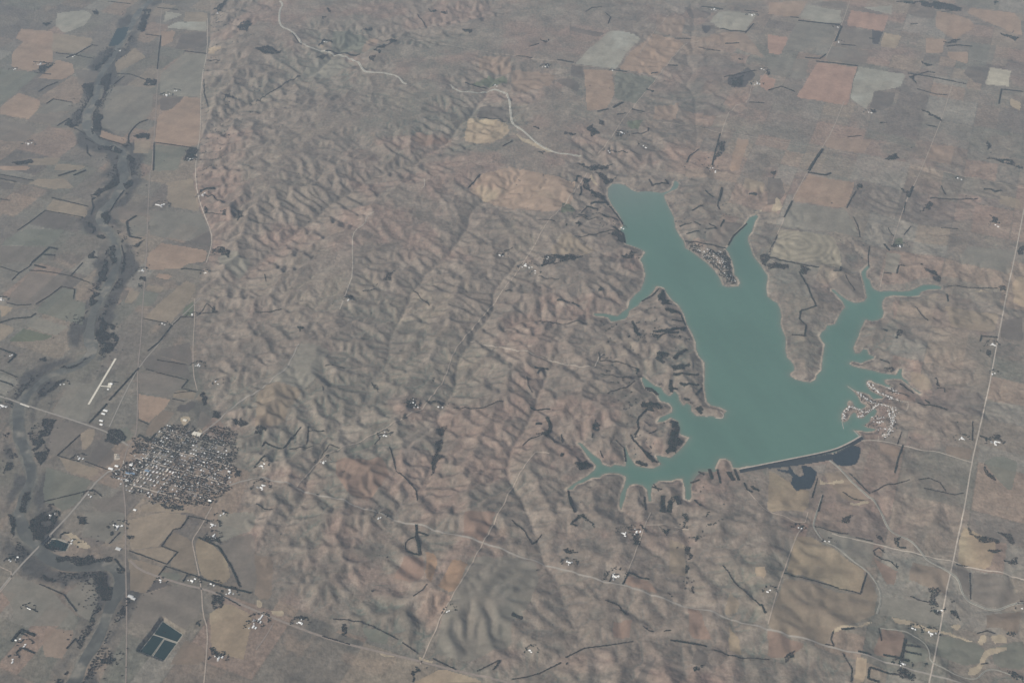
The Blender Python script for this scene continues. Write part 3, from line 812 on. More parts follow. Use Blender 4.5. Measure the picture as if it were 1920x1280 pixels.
for k_, P in pond_px.items():
    Q = at0(P, -33); z = float(H(Q[:, 0], Q[:, 1]).mean())
    c = Q.mean(0)
    def ring(s, zz):
        d = Q-c; L = np.hypot(d[:, 0], d[:, 1])[:, None]
        return np.column_stack([c+d*(L+s)/L, np.full(len(Q), zz)])
    n = len(Q)
    V = np.vstack([ring(16, z-.5), ring(7, z+3.0), ring(-1, z+3.0), ring(-7, z+.3)])
    F = [[k*n+a, k*n+(a+1) % n, (k+1)*n+(a+1) % n, (k+1)*n+a] for k in range(3) for a in range(n)]
    link('lagoon_bank', np_mesh('lagoon_bank', V, quads=F, mats=[M['canalbank']]))['kind'] = 'structure'
    R = ring(-4, z+1.6)
    me = bpy.data.meshes.new('lagoon_water'); me.from_pydata([tuple(p) for p in R], [], [list(range(n))]); me.materials.append(M['lagoon'])
    link('lagoon_water', me)['kind'] = 'structure'

# ------------------------------------------------------------------ roads, railway, canals
ROADS = [
 ('road', 17, 'gravel', G("1738,1300 1742,1280 1750,1242 1765,1170 1772,1120 1787,1052 1807,960 1822,867 1835,810 1850,747 1870,640 1885,562 1905,470 1918,402 1935,320")),
 ('road', 15, 'gravel', G("1615,826 1648,825 1715,840 1822,867")),
 ('road', 16, 'gravel', G("1560,1000 1640,1019 1680,1030 1730,1040 1787,1053 1862,1070 1930,1089")),
 ('road', 13, 'dirt', G("1594,0 1580,42 1565,75 1548,110")),
 ('road', 13, 'dirt', G("1583,190 1560,247 1541,278 1515,320 1482,382 1440,480")),
 ('road', 12, 'dirt', G("1335,246 1440,263 1540,279 1635,297 1715,312 1745,320 1772,321 1930,354")),
 ('road', 12, 'dirt', G("1787,155 1765,225 1745,275 1730,312 1715,345 1702,370 1690,402 1672,460")),
 ('road', 12, 'dirt', G("1255,27 1225,60 1200,100")),
 ('road', 14, 'dirt', G("1310,78 1285,80 1232,145 1195,192 1170,220 1147,260 1120,290")),
 ('road', 12, 'dirt', G("480,47 630,58 670,65 780,75 835,85 905,97 960,104 1072,120 1152,132 1235,145")),
 ('road', 13, 'dirt', G("1440,131 1415,165 1410,155 1402,195 1372,200 1352,250 1340,295 1330,320")),
 ('road', 11, 'dirt', G("1142,215 1222,229 1297,235 1335,246")),
 ('road', 15, 'dirt', G("788,1245 807,1200 830,1150 865,1090 905,1018 933,965 962,910 1000,850 1010,846 1030,850")),
 ('highway', 22, 'asphalt', G("400,925 440,905 480,896 510,900 560,917 700,958 810,992 905,1018 960,1037 1165,1097 1310,1142 1440,1182 1560,1212 1740,1263 1830,1290")),
 ('road', 15, 'dirt', G("555,914 600,860 640,840 750,790 788,770 805,750 835,710 850,655 900,600 960,525 997,470 1030,410 1045,400 1100,325")),
 ('highway', 26, 'asphalt', G("-40,735 0,742 50,760 160,795 207,812 240,835")),
 ('highway', 26, 'asphalt', G("-20,1130 27,1072 90,1010 135,960 195,885 228,880")),
 ('road', 14, 'dirt', G("0,1062 28,1075 0,1110")),
 ('railway', 16, 'railbed', G("234,1330 237,1245 238,1160 235,1035 236,960 232,920 228,880 240,835 256,820 258,760 258,690 264,640 267,580 274,495 277,405 281,320 285,320 296,150 300,50 304,12 306,-20")),
 ('highway', 18, 'asphalt', G("205,800 235,735 262,685 302,640 325,605 342,592 375,560")),
 ('road', 14, 'gravel', G("389,35 389,100 377,150 376,252 370,280 366,320 370,365 382,400 397,437 397,460 387,492")),
 ('road', 14, 'dirt', G("365,560 365,600 362,640 362,700 370,732")),
 ('highway', 20, 'asphalt', G("355,830 408,790 430,770 450,750 480,740 505,717 535,695 545,675 560,645")),
 ('road', 15, 'gravel', G("637,580 645,560 652,540 662,515 660,450 665,432 685,420 687,407 702,397")),
 ('road', 12, 'gravel', G("770,333 795,334 797,350 790,353")),
 ('road', 14, 'gravel', G("882,641 960,657 1035,677 1112,694 1120,675 1130,663")),
 ('road', 15, 'dirt', G("397,950 375,990 360,1012 362,1025 378,1100 380,1150 390,1180 386,1245 380,1300")),
 ('railway', 30, 'railbed', G("243,1050 262,1068 300,1082 350,1097 380,1103 425,1120 480,1145 530,1165 600,1192 655,1208 705,1220 780,1237 855,1257 960,1280 1000,1290")),
 ('road', 13, 'dirt', G("1440,1170 1459,1100 1490,1010 1507,987")),
 ('road', 11, 'dirt', G("1515,960 1508,985 1440,962 1397,915")),
 ('road', 12, 'dirt', G("1220,960 1168,1095")),
 ('road', 10, 'dirt', G("1210,984 1262,985 1292,993")),
 ('road', 10, 'dirt', G("1702,760 1700,770 1680,775")),
 ('road', 10, 'dirt', G("1440,485 1460,500")),
 ('road', 11, 'dirt', G("1657,505 1650,538")),
 ('road', 14, 'railbed', G("480,1218 500,1190 513,1167")),
 ('road', 11, 'gravel', G("90,1019 100,1008 130,1019")),
]
for nm, w, m, P in ROADS:
    ribbon(nm, at(P), w*.85, M[m], 2.6, step=13, smooth=1)
CANALS = [
 T(1,0,"180,10 205,40 175,80 175,200 270,230 375,365 480,380 600,420 780,465 800,530 840,547 1040,555 1130,635"),
 T(1,0,"1460,640 1500,685 1650,705 1740,690 1830,680 1900,710 1915,940 2000,975 2120,1090 2250,1155 2440,1170"),
 T(3,2,"460,890 560,970 640,1070 780,1180 850,1275 900,1410 1010,1470 1080,1500 1160,1590 1200,1650 1370,1740 1430,1780 1460,1900 1530,1970 1700,2025 1800,1980 1930,1965"),
 T(3,2,"410,1150 370,1270 335,1380 360,1440 560,1580 740,1710 820,1820 855,1920 815,2045"),
 T(3,3,"840,870 1030,890 1160,960 1215,1050 1210,1120 1350,1190 1500,1250 1570,1250 1620,1190 1700,1170 1920,1260"),
]
for i, P in enumerate(CANALS):
    Q = at(P); w = [34, 34, 24, 19, 15][i]
    ribbon('canal_bank', Q, w, M['palebank' if i < 2 else 'canalbank'], 2.6, step=13, smooth=2, profile=[(-1, 0), (-.7, 2.2), (-.3, 2.2), (-.15, 0.6), (.15, 0.6), (.3, 2.2), (.7, 2.2), (1, 0)])
    ribbon('canal', Q, w*(.2 if i < 2 else .3), M['canalbed'], 3.5, step=13, smooth=2)
# ------------------------------------------------------------------ dam
def sweep(P, prof):
    t = np.gradient(P, axis=0); t /= np.hypot(t[:, 0], t[:, 1])[:, None]
    nrm = np.stack([-t[:, 1], t[:, 0]], 1); n = len(P); V = []
    for s, z in prof: V.append(np.column_stack([P+nrm*s, np.full(n, z)]))
    a = np.arange(n-1); F = [np.stack([(k+1)*n+a, (k+1)*n+a+1, k*n+a+1, k*n+a], 1) for k in range(len(prof)-1)]
    return np.vstack(V), np.vstack(F)
DP = resample(dam_xy, 25, 2)
dam = link('earth_dam', None, None, (DP[len(DP)//2][0], DP[len(DP)//2][1], 0)); 
tag(dam, 'long straight earth dam holding the lower end of the green lake', 'dam')
off = np.array([dam.location[0], dam.location[1], 0])
for nm, prof, m in (('embankment', [(-62, -12), (-8, 8.0)], M['damgrass']), ('crest_road', [(-8, 8.0), (8, 8.0)], M['gravel']), ('riprap_face', [(8, 8.0), (24, -6)], M['riprap'])):
    V, F = sweep(DP, prof); link(nm, np_mesh(nm, V-off, quads=F, mats=[m]), dam)
for s in (T(3,2,"490,870 520,845 640,780 690,790 695,830 680,880 660,925 620,940 570,945 520,930 480,895"),
          T(3,2,"250,930 320,940 365,985 350,1050 320,1105 210,1125 170,1070 185,1010 160,990 110,980 60,965 65,955 150,970 155,940 165,940 200,990 240,1015 265,1000"),):
    P = at0(s, -6); P = resample(np.vstack([P, P[:1]]), 30, 0)
    o = drape('seepage_pond', P, lambda uq: np.tile([.016, .026, .034], (len(uq), 1)), mat('dark_seepage_water', attr=True, rough=.5, spec=.2, noise=[(40, .3, 4)]), 1.1, False)
    if o: tag(o, kind='structure')
P = at0(T(3,2,"5,928 500,838 640,770 640,850 520,880 470,890 200,932 0,955"), -6)
o = drape('wet_ground', P, lambda uq: np.tile([.030, .038, .044], (len(uq), 1)), M['field'], .7, False)
if o: tag(o, kind='structure')
P = at0(T(0,0,"880,220 970,210 940,290 880,350 810,360 840,300"), -20)
o = drape('oxbow_pond', P, lambda uq: np.tile([.022, .040, .046], (len(uq), 1)), M['field'], 1.2, False)
if o: tag(o, kind='structure')

# ------------------------------------------------------------------ airstrip
AZ = valley_z(11200)
def slab(name, P, m, z0, z1, zf):
    """flat slab on the ground, polygon in world metres"""
    n = len(P); z = H(P[:, 0], P[:, 1])
    me = bpy.data.meshes.new(name)
    me.from_pydata([(p[0], p[1], zz+z1) for p, zz in zip(P, z)]+[(p[0], p[1], zz+z0) for p, zz in zip(P, z)], [],
        [list(range(n))]+[[n+a, n+(a+1) % n, (a+1) % n, a] for a in range(n)])
    me.materials.append(m); return link(name, me)
rw_ = at(G("166,758 217,672"))
ribbon('runway', rw_, 26, M['concrete'], 1.8, step=40, smooth=0)
ribbon('taxiway', at(G("189,723.5 203,724.5")), 16, M['concrete'], 1.6, step=20, smooth=0)
q = at(G("203,718 210,717 208,727 201,726")); tag(slab('apron', q, M['concrete'], -1, 1.7, 0), kind='structure')

# ------------------------------------------------------------------ landmarks used in descriptions
LM = [("the airstrip", 192, 715), ("the town", 330, 870), ("the divided sewage lagoons", 302, 1200), ("the green river lagoon", 105, 1020),
 ("the river highway bridge", 52, 768), ("the big pinkish gold field", 975, 352), ("the lake's upper end", 1165, 355), ("the cabin village point", 1335, 490),
 ("the dam", 1500, 855), ("the white trailer camp", 1640, 780), ("the long tan peninsula", 1505, 650), ("the right lake bay", 1640, 550),
 ("the contour ploughed field", 1500, 470), ("the square pink field", 1550, 158), ("the top pale field", 1135, 92), ("the half-dark round field", 1855, 140),
 ("the bottom grey fields", 890, 1130), ("the orange field patches", 825, 1060), ("the upper canal bend", 570, 92), ("the middle canal bend", 955, 205),
 ("the top left river", 240, 55), ("the curving bluff road", 395, 430), ("the white-padded hilltop farm", 650, 558), ("the white valley barn", 772, 755),
 ("the lower right canal", 1655, 1110), ("the hedged golden field", 1555, 1060), ("the highway crossroads", 905, 1018), ("the canal road crossing", 1787, 1052),
 ("the upper right crossroads", 1540, 280), ("the left lake bay", 1160, 585), ("the lower left lake bay", 1190, 885), ("the wooded lake point", 1320, 770),
 ("the brushy river bank", 205, 600), ("the lower river bend", 215, 1090), ("the bottom railway", 560, 1178), ("the golden round field", 1910, 545),
 ("the burnt dark patch", 1390, 148), ("the long right-hand road", 1850, 750), ("the pale trapezoid field", 75, 610), ("the upper valley pink fields", 330, 230)]
def where(px, py):
    d = [(math.hypot(px-x, (py-y)*1.3), n, px-x, py-y) for n, x, y in LM]; d.sort()
    r, n, dx, dy = d[0]
    far = 'just ' if r < 28 else ('' if r < 90 else 'far ')
    ax, ay = abs(dx), abs(dy)
    h = 'right' if dx > 0 else 'left'; vv = 'below' if dy > 0 else 'above'
    if ax > 2.2*ay: p = f'{far}to the {h} of'
    elif ay > 2.2*ax: p = f'{far}{vv}'
    else: p = f'{far}{vv}-{h} of'
    return f'{p} {n}'
REG = {}   # label -> list of (obj, px, py)
def put(o, label, cat, px, py, group=None):
    REG.setdefault(label, []).append((o, px, py)); o['category'] = cat
    if group: o['group'] = group
def settle():
    num = ['first', 'second', 'third', 'fourth', 'fifth', 'sixth', 'seventh', 'eighth', 'ninth', 'tenth', 'eleventh', 'twelfth']
    for lab, L in REG.items():
        if len(L) == 1: L[0][0]['label'] = lab; continue
        L.sort(key=lambda t: t[1])
        if len(lab.replace('-', ' ').split()) > 10: lab = ' '.join(w for w in lab.split() if w not in ('bent', 'straight', 'angled', 'thin', 'thick'))
        for k, (o, _, _) in enumerate(L):
            o['label'] = f'{lab}, ' + ('leftmost' if k == 0 else 'rightmost' if k == len(L)-1 else f'{num[k]} from left')

# ------------------------------------------------------------------ trees
def ico():
    p = (1+5**.5)/2
    v = np.array([(-1,p,0),(1,p,0),(-1,-p,0),(1,-p,0),(0,-1,p),(0,1,p),(0,-1,-p),(0,1,-p),(p,0,-1),(p,0,1),(-p,0,-1),(-p,0,1)], float)
    v /= np.hypot(1, p)
    f = np.array([(0,11,5),(0,5,1),(0,1,7),(0,7,10),(0,10,11),(1,5,9),(5,11,4),(11,10,2),(10,7,6),(7,1,8),(3,9,4),(3,4,2),(3,2,6),(3,6,8),(3,8,9),(4,9,5),(2,4,11),(6,2,10),(8,6,7),(9,8,1)])
    return v, f
IV, IF = ico()
M['trees'] = mat('tree_crowns', attr=True, rough=1, spec=0, noise=[(3, .35, 2)])
def tree_mesh(name, P, size, dark, zoff=0.0):
    """P world xy, size mean radius, dark share of evergreens; crowns with uneven outline and short trunks"""
    n = len(P)
    r = size*rng.uniform(.65, 1.35, n)
    hgt = r*rng.uniform(.8, 1.35, n)
    z = H(P[:, 0], P[:, 1])+hgt*.75+zoff
    j = rng.uniform(.72, 1.25, (n, 12, 1))
    a = rng.uniform(0, 6.28, n); ca = np.cos(a)[:, None]; sa = np.sin(a)[:, None]
    V = IV[None]*j
    V = np.stack([V[..., 0]*ca-V[..., 1]*sa, V[..., 0]*sa+V[..., 1]*ca, V[..., 2]], 2)*np.stack([r, r, hgt], 1)[:, None]
    V += np.stack([P[:, 0], P[:, 1], z], 1)[:, None]
    F = (IF[None]+12*np.arange(n)[:, None, None]).reshape(-1, 3)
    ev = rng.random(n) < dark
    c = np.where(ev[:, None], np.array([.015, .026, .023]), np.array([.043, .038, .035]))*rng.uniform(.7, 1.35, (n, 1))
    return np_mesh(name, V.reshape(-1, 3), tris=F, mats=[M['trees']], colors=np.repeat(c, 12, 0))
TREES = 0
def scatter_poly(Q, spacing, dens=1.0, noisy=.35, seed=1):
    x0, y0 = Q.min(0); x1, y1 = Q.max(0)
    xs = np.arange(x0, x1, spacing); ys = np.arange(y0, y1, spacing)
    X, Y = np.meshgrid(xs, ys); X = X.ravel()+rng.uniform(-.5, .5, X.size)*spacing; Y = Y.ravel()+rng.uniform(-.5, .5, Y.size)*spacing
    d = 55
    X2 = X+fbm(X, Y, 110, 91, 3)*d; Y2 = Y+fbm(X, Y, 110, 92, 3)*d
    k = inpoly(X2, Y2, Q) & (rng.random(X.size) < dens) & (fbm(X, Y, 130, 93+seed % 5, 3) > -noisy)
    return np.stack([X[k], Y[k]], 1)
GROVES = [
(0,0,"700,510 740,480 860,380 770,490 710,540"),(0,0,"1080,70 1130,70 1110,150 1080,240 1040,230"),(0,0,"740,640 790,560 830,550 820,620 800,700 790,650"),
(0,0,"620,640 690,620 700,720 670,730"),(0,0,"690,900 770,850 750,1010 700,1010"),(0,0,"700,790 770,740 740,810"),(0,0,"1360,1210 1420,1110 1490,1120 1460,1200"),
(0,0,"1090,590 1180,600 1170,650 1080,650"),(0,0,"990,1030 1060,1000 1130,1010 1110,1050"),(0,0,"730,1090 860,1100 920,1130 900,1150 780,1120"),(0,0,"940,1150 1010,1200 1000,1240 950,1200"),
(0,0,"300,500 390,470 420,470 330,545 290,540"),(0,0,"480,940 510,900 580,940 560,970"),(0,0,"90,1220 220,1200 240,1230 130,1240"),(0,0,"1770,200 1860,160 1890,170 1850,240 1790,230"),
(0,0,"310,180 400,160 340,205"),(0,0,"690,75 740,80 730,120 690,110"),(0,0,"1690,710 1750,720 1740,770 1690,740"),(0,0,"1670,30 1700,0 1700,30 1640,90 1600,75"),
(0,1,"680,190 800,110 860,40 900,90 780,160 690,230"),(0,1,"760,330 830,300 820,400 780,410"),(0,1,"820,560 870,560 880,680 840,710"),(0,1,"670,610 700,600 740,650 680,660"),
(0,1,"760,740 800,640 820,740 790,850 700,1000 660,1020 720,860"),(0,1,"740,1100 850,1150 880,1280 730,1280"),(0,1,"910,690 950,680 910,790"),(0,1,"650,380 710,400 700,480"),
(0,1,"930,100 980,70 990,110 930,150"),(0,1,"720,480 800,500 790,520 720,505"),(0,1,"1080,520 1100,510 1020,580 990,570"),(0,1,"1060,790 1090,800 1070,880 1040,840"),(0,1,"1600,1010 1640,1080 1580,1050"),
(0,1,"1530,300 1550,270 1570,290 1540,325"),(0,1,"1660,280 1700,290 1690,340 1650,330"),(0,1,"1760,300 1820,280 1830,350 1790,370"),(0,1,"1600,590 1720,590 1720,650 1680,640 1650,610 1590,640"),
(0,2,"740,0 880,0 830,80 770,100"),(0,2,"430,210 560,180 700,100 560,200"),(0,2,"400,320 510,270 430,330 330,410 290,410"),(0,2,"290,690 330,560 430,580 370,700 300,720"),
(0,2,"230,740 290,720 360,750 350,870 300,930 250,860"),(0,2,"30,990 60,900 120,880 90,960"),(0,2,"1510,380 1530,380 1540,490 1510,490"),(0,2,"370,1210 470,1240 450,1260 380,1250"),
(0,2,"820,660 900,670 940,740 870,780 800,740"),(0,2,"1740,580 1800,570 1880,610 1750,640"),(0,2,"1770,960 1820,960 1820,1010 1770,1010"),(0,2,"1580,520 1640,520 1650,570 1610,580"),(0,2,"280,140 350,120 340,160 290,160"),
(0,2,"1200,1200 1260,1225 1380,1230 1420,1260 1330,1270 1220,1245"),(0,2,"190,1130 230,1120 190,1280 150,1260"),
(0,3,"230,60 300,0 430,0 400,120 330,220 240,230"),(0,3,"60,0 110,40 90,200 70,150"),(0,3,"430,330 550,320 750,340 840,350 830,380 700,380 640,400 560,390 470,370"),
(0,3,"690,480 800,490 840,560 830,660 750,650 720,560"),(0,3,"700,740 760,700 710,830 680,870"),(0,3,"560,30 640,30 660,90 600,90"),(0,3,"320,470 420,510 390,530 320,500"),
(0,3,"1560,630 1620,620 1680,660 1640,730 1570,740"),(0,3,"950,170 1020,190 970,220"),(0,3,"1560,1010 1690,1060 1640,1100 1580,1060"),(0,3,"1465,800 1500,800 1490,860 1455,850"),(0,3,"870,420 930,420 920,480 880,460"),
(0,3,"1540,180 1640,200 1650,250 1600,230 1530,200"),(0,3,"780,1070 900,1060 820,1140 740,1130"),(0,3,"940,620 955,700 930,800 900,760"),
(2,1,"530,60 580,60 580,140 690,190 680,220 640,210 540,120"),(2,1,"640,880 660,865 685,900 640,905"),(2,1,"1130,960 1180,980 1160,1010 1130,1000"),(2,1,"1110,890 1140,890 1150,960 1100,970"),
(2,1,"1160,1030 1250,1060 1240,1085 1160,1050"),(2,1,"1060,1205 1180,1190 1300,1165 1290,1190 1150,1215"),(2,1,"910,1160 960,1240 930,1230"),(2,1,"230,680 270,640 540,640 480,660 330,700 210,720"),
(2,1,"480,400 520,380 510,420"),(2,1,"1040,1210 1120,1230 1090,1260 1050,1240"),(2,1,"820,640 930,600 900,640 850,660"),(2,1,"720,480 790,450 840,540 800,530 770,490"),(2,1,"620,10 720,60 790,40 700,100"),(2,1,"1860,640 1920,630 1920,720 1880,690"),
(2,2,"1200,190 1330,180 1300,200 1210,215"),(2,2,"1210,240 1330,245 1260,268"),(2,2,"1260,320 1400,330 1300,338"),(2,2,"1180,310 1210,340 1240,360 1180,385"),
(2,2,"970,465 1100,460 1160,500 1080,500 1010,500 980,490"),(2,2,"1180,590 1240,600 1245,640 1200,650"),(2,2,"1150,830 1180,750 1240,720 1280,750 1220,800 1170,840"),(2,2,"1200,650 1235,700 1220,760 1190,700"),
(2,2,"930,900 1010,930 960,940"),(2,2,"620,590 665,590 650,660 580,720 600,650"),(2,2,"980,820 1000,830 1080,900 1050,905"),(2,2,"470,900 560,890 600,940 510,960"),(2,2,"1600,980 1680,980 1640,1040"),
(2,2,"1790,1080 1850,1100 1840,1130 1800,1110"),(2,2,"1000,350 1080,380 1030,370"),(2,2,"170,700 270,680 285,570 295,640 260,720"),(2,2,"1110,1170 1140,1170 1140,1280 1110,1280"),(2,2,"1170,1200 1250,1160 1200,1280 1170,1280"),
(2,2,"1200,130 1300,50 1330,70 1240,140"),(2,2,"1090,110 1150,80 1170,100 1110,160"),(2,2,"1380,500 1430,480 1440,530 1390,540"),(2,2,"900,200 930,200 980,270 960,270"),(2,2,"780,260 900,270 900,285 800,275"),
(3,2,"860,200 950,200 960,240 930,240"),(3,2,"1690,700 1750,700 1740,740 1690,740"),(3,2,"1610,910 1710,1050 1690,1060 1620,960"),(3,2,"1250,270 1272,270 1265,335 1250,335"),(3,2,"1640,60 1690,70 1670,120 1640,100"),
(3,1,"250,710 320,730 300,775 240,760"),(3,1,"1230,790 1290,780 1290,830 1240,830"),(3,1,"660,100 710,95 690,150 660,150"),(3,1,"860,1185 900,1200 880,1215"),(3,1,"970,1190 1000,1190 980,1260 955,1250"),
(3,1,"1180,260 1230,230 1210,290 1130,310"),(3,1,"1660,330 1720,360 1720,400 1680,380"),(3,1,"980,130 1060,160 1050,200"),(3,1,"0,690 150,700 160,740 0,730"),(3,1,"1720,870 1780,880 1790,910 1730,900"),(3,1,"1870,580 1920,570 1920,630 1880,630"),
(3,1,"1140,700 1250,760 1290,800 1190,750"),(3,1,"945,540 1010,555 1005,575 940,570"),(3,1,"20,20 60,0 40,60"),
(3,3,"200,90 270,80 260,120 210,120"),(3,3,"540,40 640,20 600,80 550,80"),(3,3,"810,150 850,160 870,230 820,200"),(3,3,"1210,570 1330,600 1260,620 1270,690 1210,680"),(3,3,"1240,720 1310,760 1310,790 1240,770"),
(3,3,"1350,650 1400,660 1380,700"),(3,3,"1330,730 1420,740 1430,810 1400,800"),(3,3,"1460,90 1560,170 1700,220 1720,180 1715,245 1580,220"),(3,3,"1720,140 1830,190 1840,240 1780,210"),(3,3,"1640,280 1760,290 1690,330"),
(3,3,"940,1190 1000,1170 1100,1220 1080,1260 1000,1240"),(3,3,"110,1090 180,1040 235,1030 190,1090 100,1130"),(3,3,"940,380 980,440 960,420"),(3,3,"1780,880 1860,910 1850,930"),(3,3,"1160,1130 1200,1150 1170,1180"),(3,3,"1790,1180 1920,1250 1920,1280 1860,1250"),
(3,3,"950,190 1000,190 960,260"),(3,3,"1750,350 1870,340 1880,390 1800,370"),
(2,3,"380,270 430,270 500,310 440,310"),(2,3,"900,150 960,160 930,240 895,235"),(2,3,"490,50 550,10 560,50 690,100 650,105 540,60"),(2,3,"1310,260 1340,260 1340,340 1305,380"),(2,3,"1320,400 1345,420 1330,510 1310,500"),
(2,3,"1340,560 1355,520 1355,600 1340,610"),(2,3,"1370,150 1388,150 1392,230 1370,230"),(2,3,"1440,110 1590,50 1500,100"),(2,3,"1350,1170 1450,1150 1400,1190 1350,1190"),(2,3,"1280,0 1310,0 1320,110 1290,130"),
(2,3,"1170,600 1200,630 1180,640"),(2,3,"800,700 850,740 850,780"),(2,3,"1090,100 1130,130 1200,120 1150,160"),(2,3,"1440,10 1500,0 1490,20 1440,40"),
(1,3,"290,800 330,780 390,800 340,825"),(1,3,"1170,1190 1220,1180 1200,1260 1160,1280"),(1,3,"840,600 900,570 880,590"),(1,3,"1190,1150 1290,1165 1210,1190"),(1,3,"640,850 690,840 670,930 650,930"),
(1,2,"1310,280 1350,260 1340,300"),(1,2,"1110,530 1140,560 1090,580"),(1,2,"0,640 100,650 60,700 0,690"),(1,2,"1130,440 1190,440 1210,490 1140,490"),(1,2,"1270,440 1400,460 1390,480 1280,470"),(1,2,"870,290 900,330 920,380 880,350"),
(1,2,"490,320 520,350 500,390"),(1,2,"1360,650 1430,630 1370,900 1320,1020 1320,920"),
(1,1,"665,935 730,940 690,965"),(1,1,"310,1160 380,1180 340,1205"),(1,1,"960,800 1030,740 1030,820"),(1,1,"1830,610 1910,620 1850,640"),
(2,0,"560,980 600,930 650,1000 590,1020"),(2,0,"660,905 700,910 690,945 660,930"),(2,0,"450,1210 600,1240 760,1240 720,1270 600,1280 500,1230"),(2,0,"390,990 480,1005 475,1022 400,1010"),(2,0,"180,1140 240,1140 220,1160"),
(2,0,"150,950 210,960 200,975"),(2,0,"200,300 280,300 250,330"),(2,0,"1560,1060 1600,1070 1580,1150 1520,1210"),(2,0,"1690,435 1730,440 1700,450"),(2,0,"240,480 290,490 270,520"),(2,0,"800,990 860,1000 780,1020"),(2,0,"1640,600 1740,560 1720,650 1640,640"),
(3,0,"940,10 1260,10 1460,60 1440,90 1280,70 1080,30"),(3,0,"1150,820 1300,890 1310,910 1210,870"),(3,0,"880,1190 960,1150 960,1210"),(3,0,"1640,1050 1680,1100 1630,1120"),(3,0,"1620,1190 1820,1200 1920,1270 1750,1220"),
(3,0,"830,910 900,920 850,930"),(3,0,"1320,320 1440,295 1400,325"),(3,0,"1700,10 1725,10 1690,50"),(3,0,"1740,250 1880,280 1850,310"),(3,0,"730,820 800,830 790,850"),(3,0,"1150,460 1230,490 1180,500"),(3,0,"1060,580 1100,560 1100,630"),(3,0,"0,520 30,550 0,575"),
(1,0,"0,360 80,340 190,390 180,400 60,410"),(1,0,"780,240 880,200 850,240"),(1,0,"490,410 540,410 500,440 450,440"),(1,0,"540,50 560,80 540,110"),(1,0,"1550,220 1630,225 1600,250"),(1,0,"1380,80 1450,90 1430,120"),
(1,0,"880,380 1000,300 1060,300 920,400"),(1,0,"1290,70 1350,80 1330,100"),(1,0,"490,130 530,130 500,150"),(1,0,"830,430 900,420 880,470"),
]
def spacing_at(py): return 10.5 if py > 640 else (13 if py > 320 else 16)
for c, r, s in GROVES:
    P = T(c, r, s); ctr = P.mean(0)
    sp = spacing_at(ctr[1])
    Q = at(P)
    pts = scatter_poly(Q, sp, .92, .42, len(s))
    if len(pts) < 3: pts = Q.mean(0)+rng.normal(0, 10, (6, 2))
    near_lake = 1050 < ctr[0] < 1420 and 500 < ctr[1] < 1000
    o = link('tree_grove', tree_mesh('tree_grove', pts, sp*.56, .75 if near_lake else .35))
    o['kind'] = 'stuff'
    put(o, ('dark evergreen grove ' if near_lake else 'dark bare grove ')+where(*ctr), 'grove', *ctr, 'groves of trees in the farmland and hills')
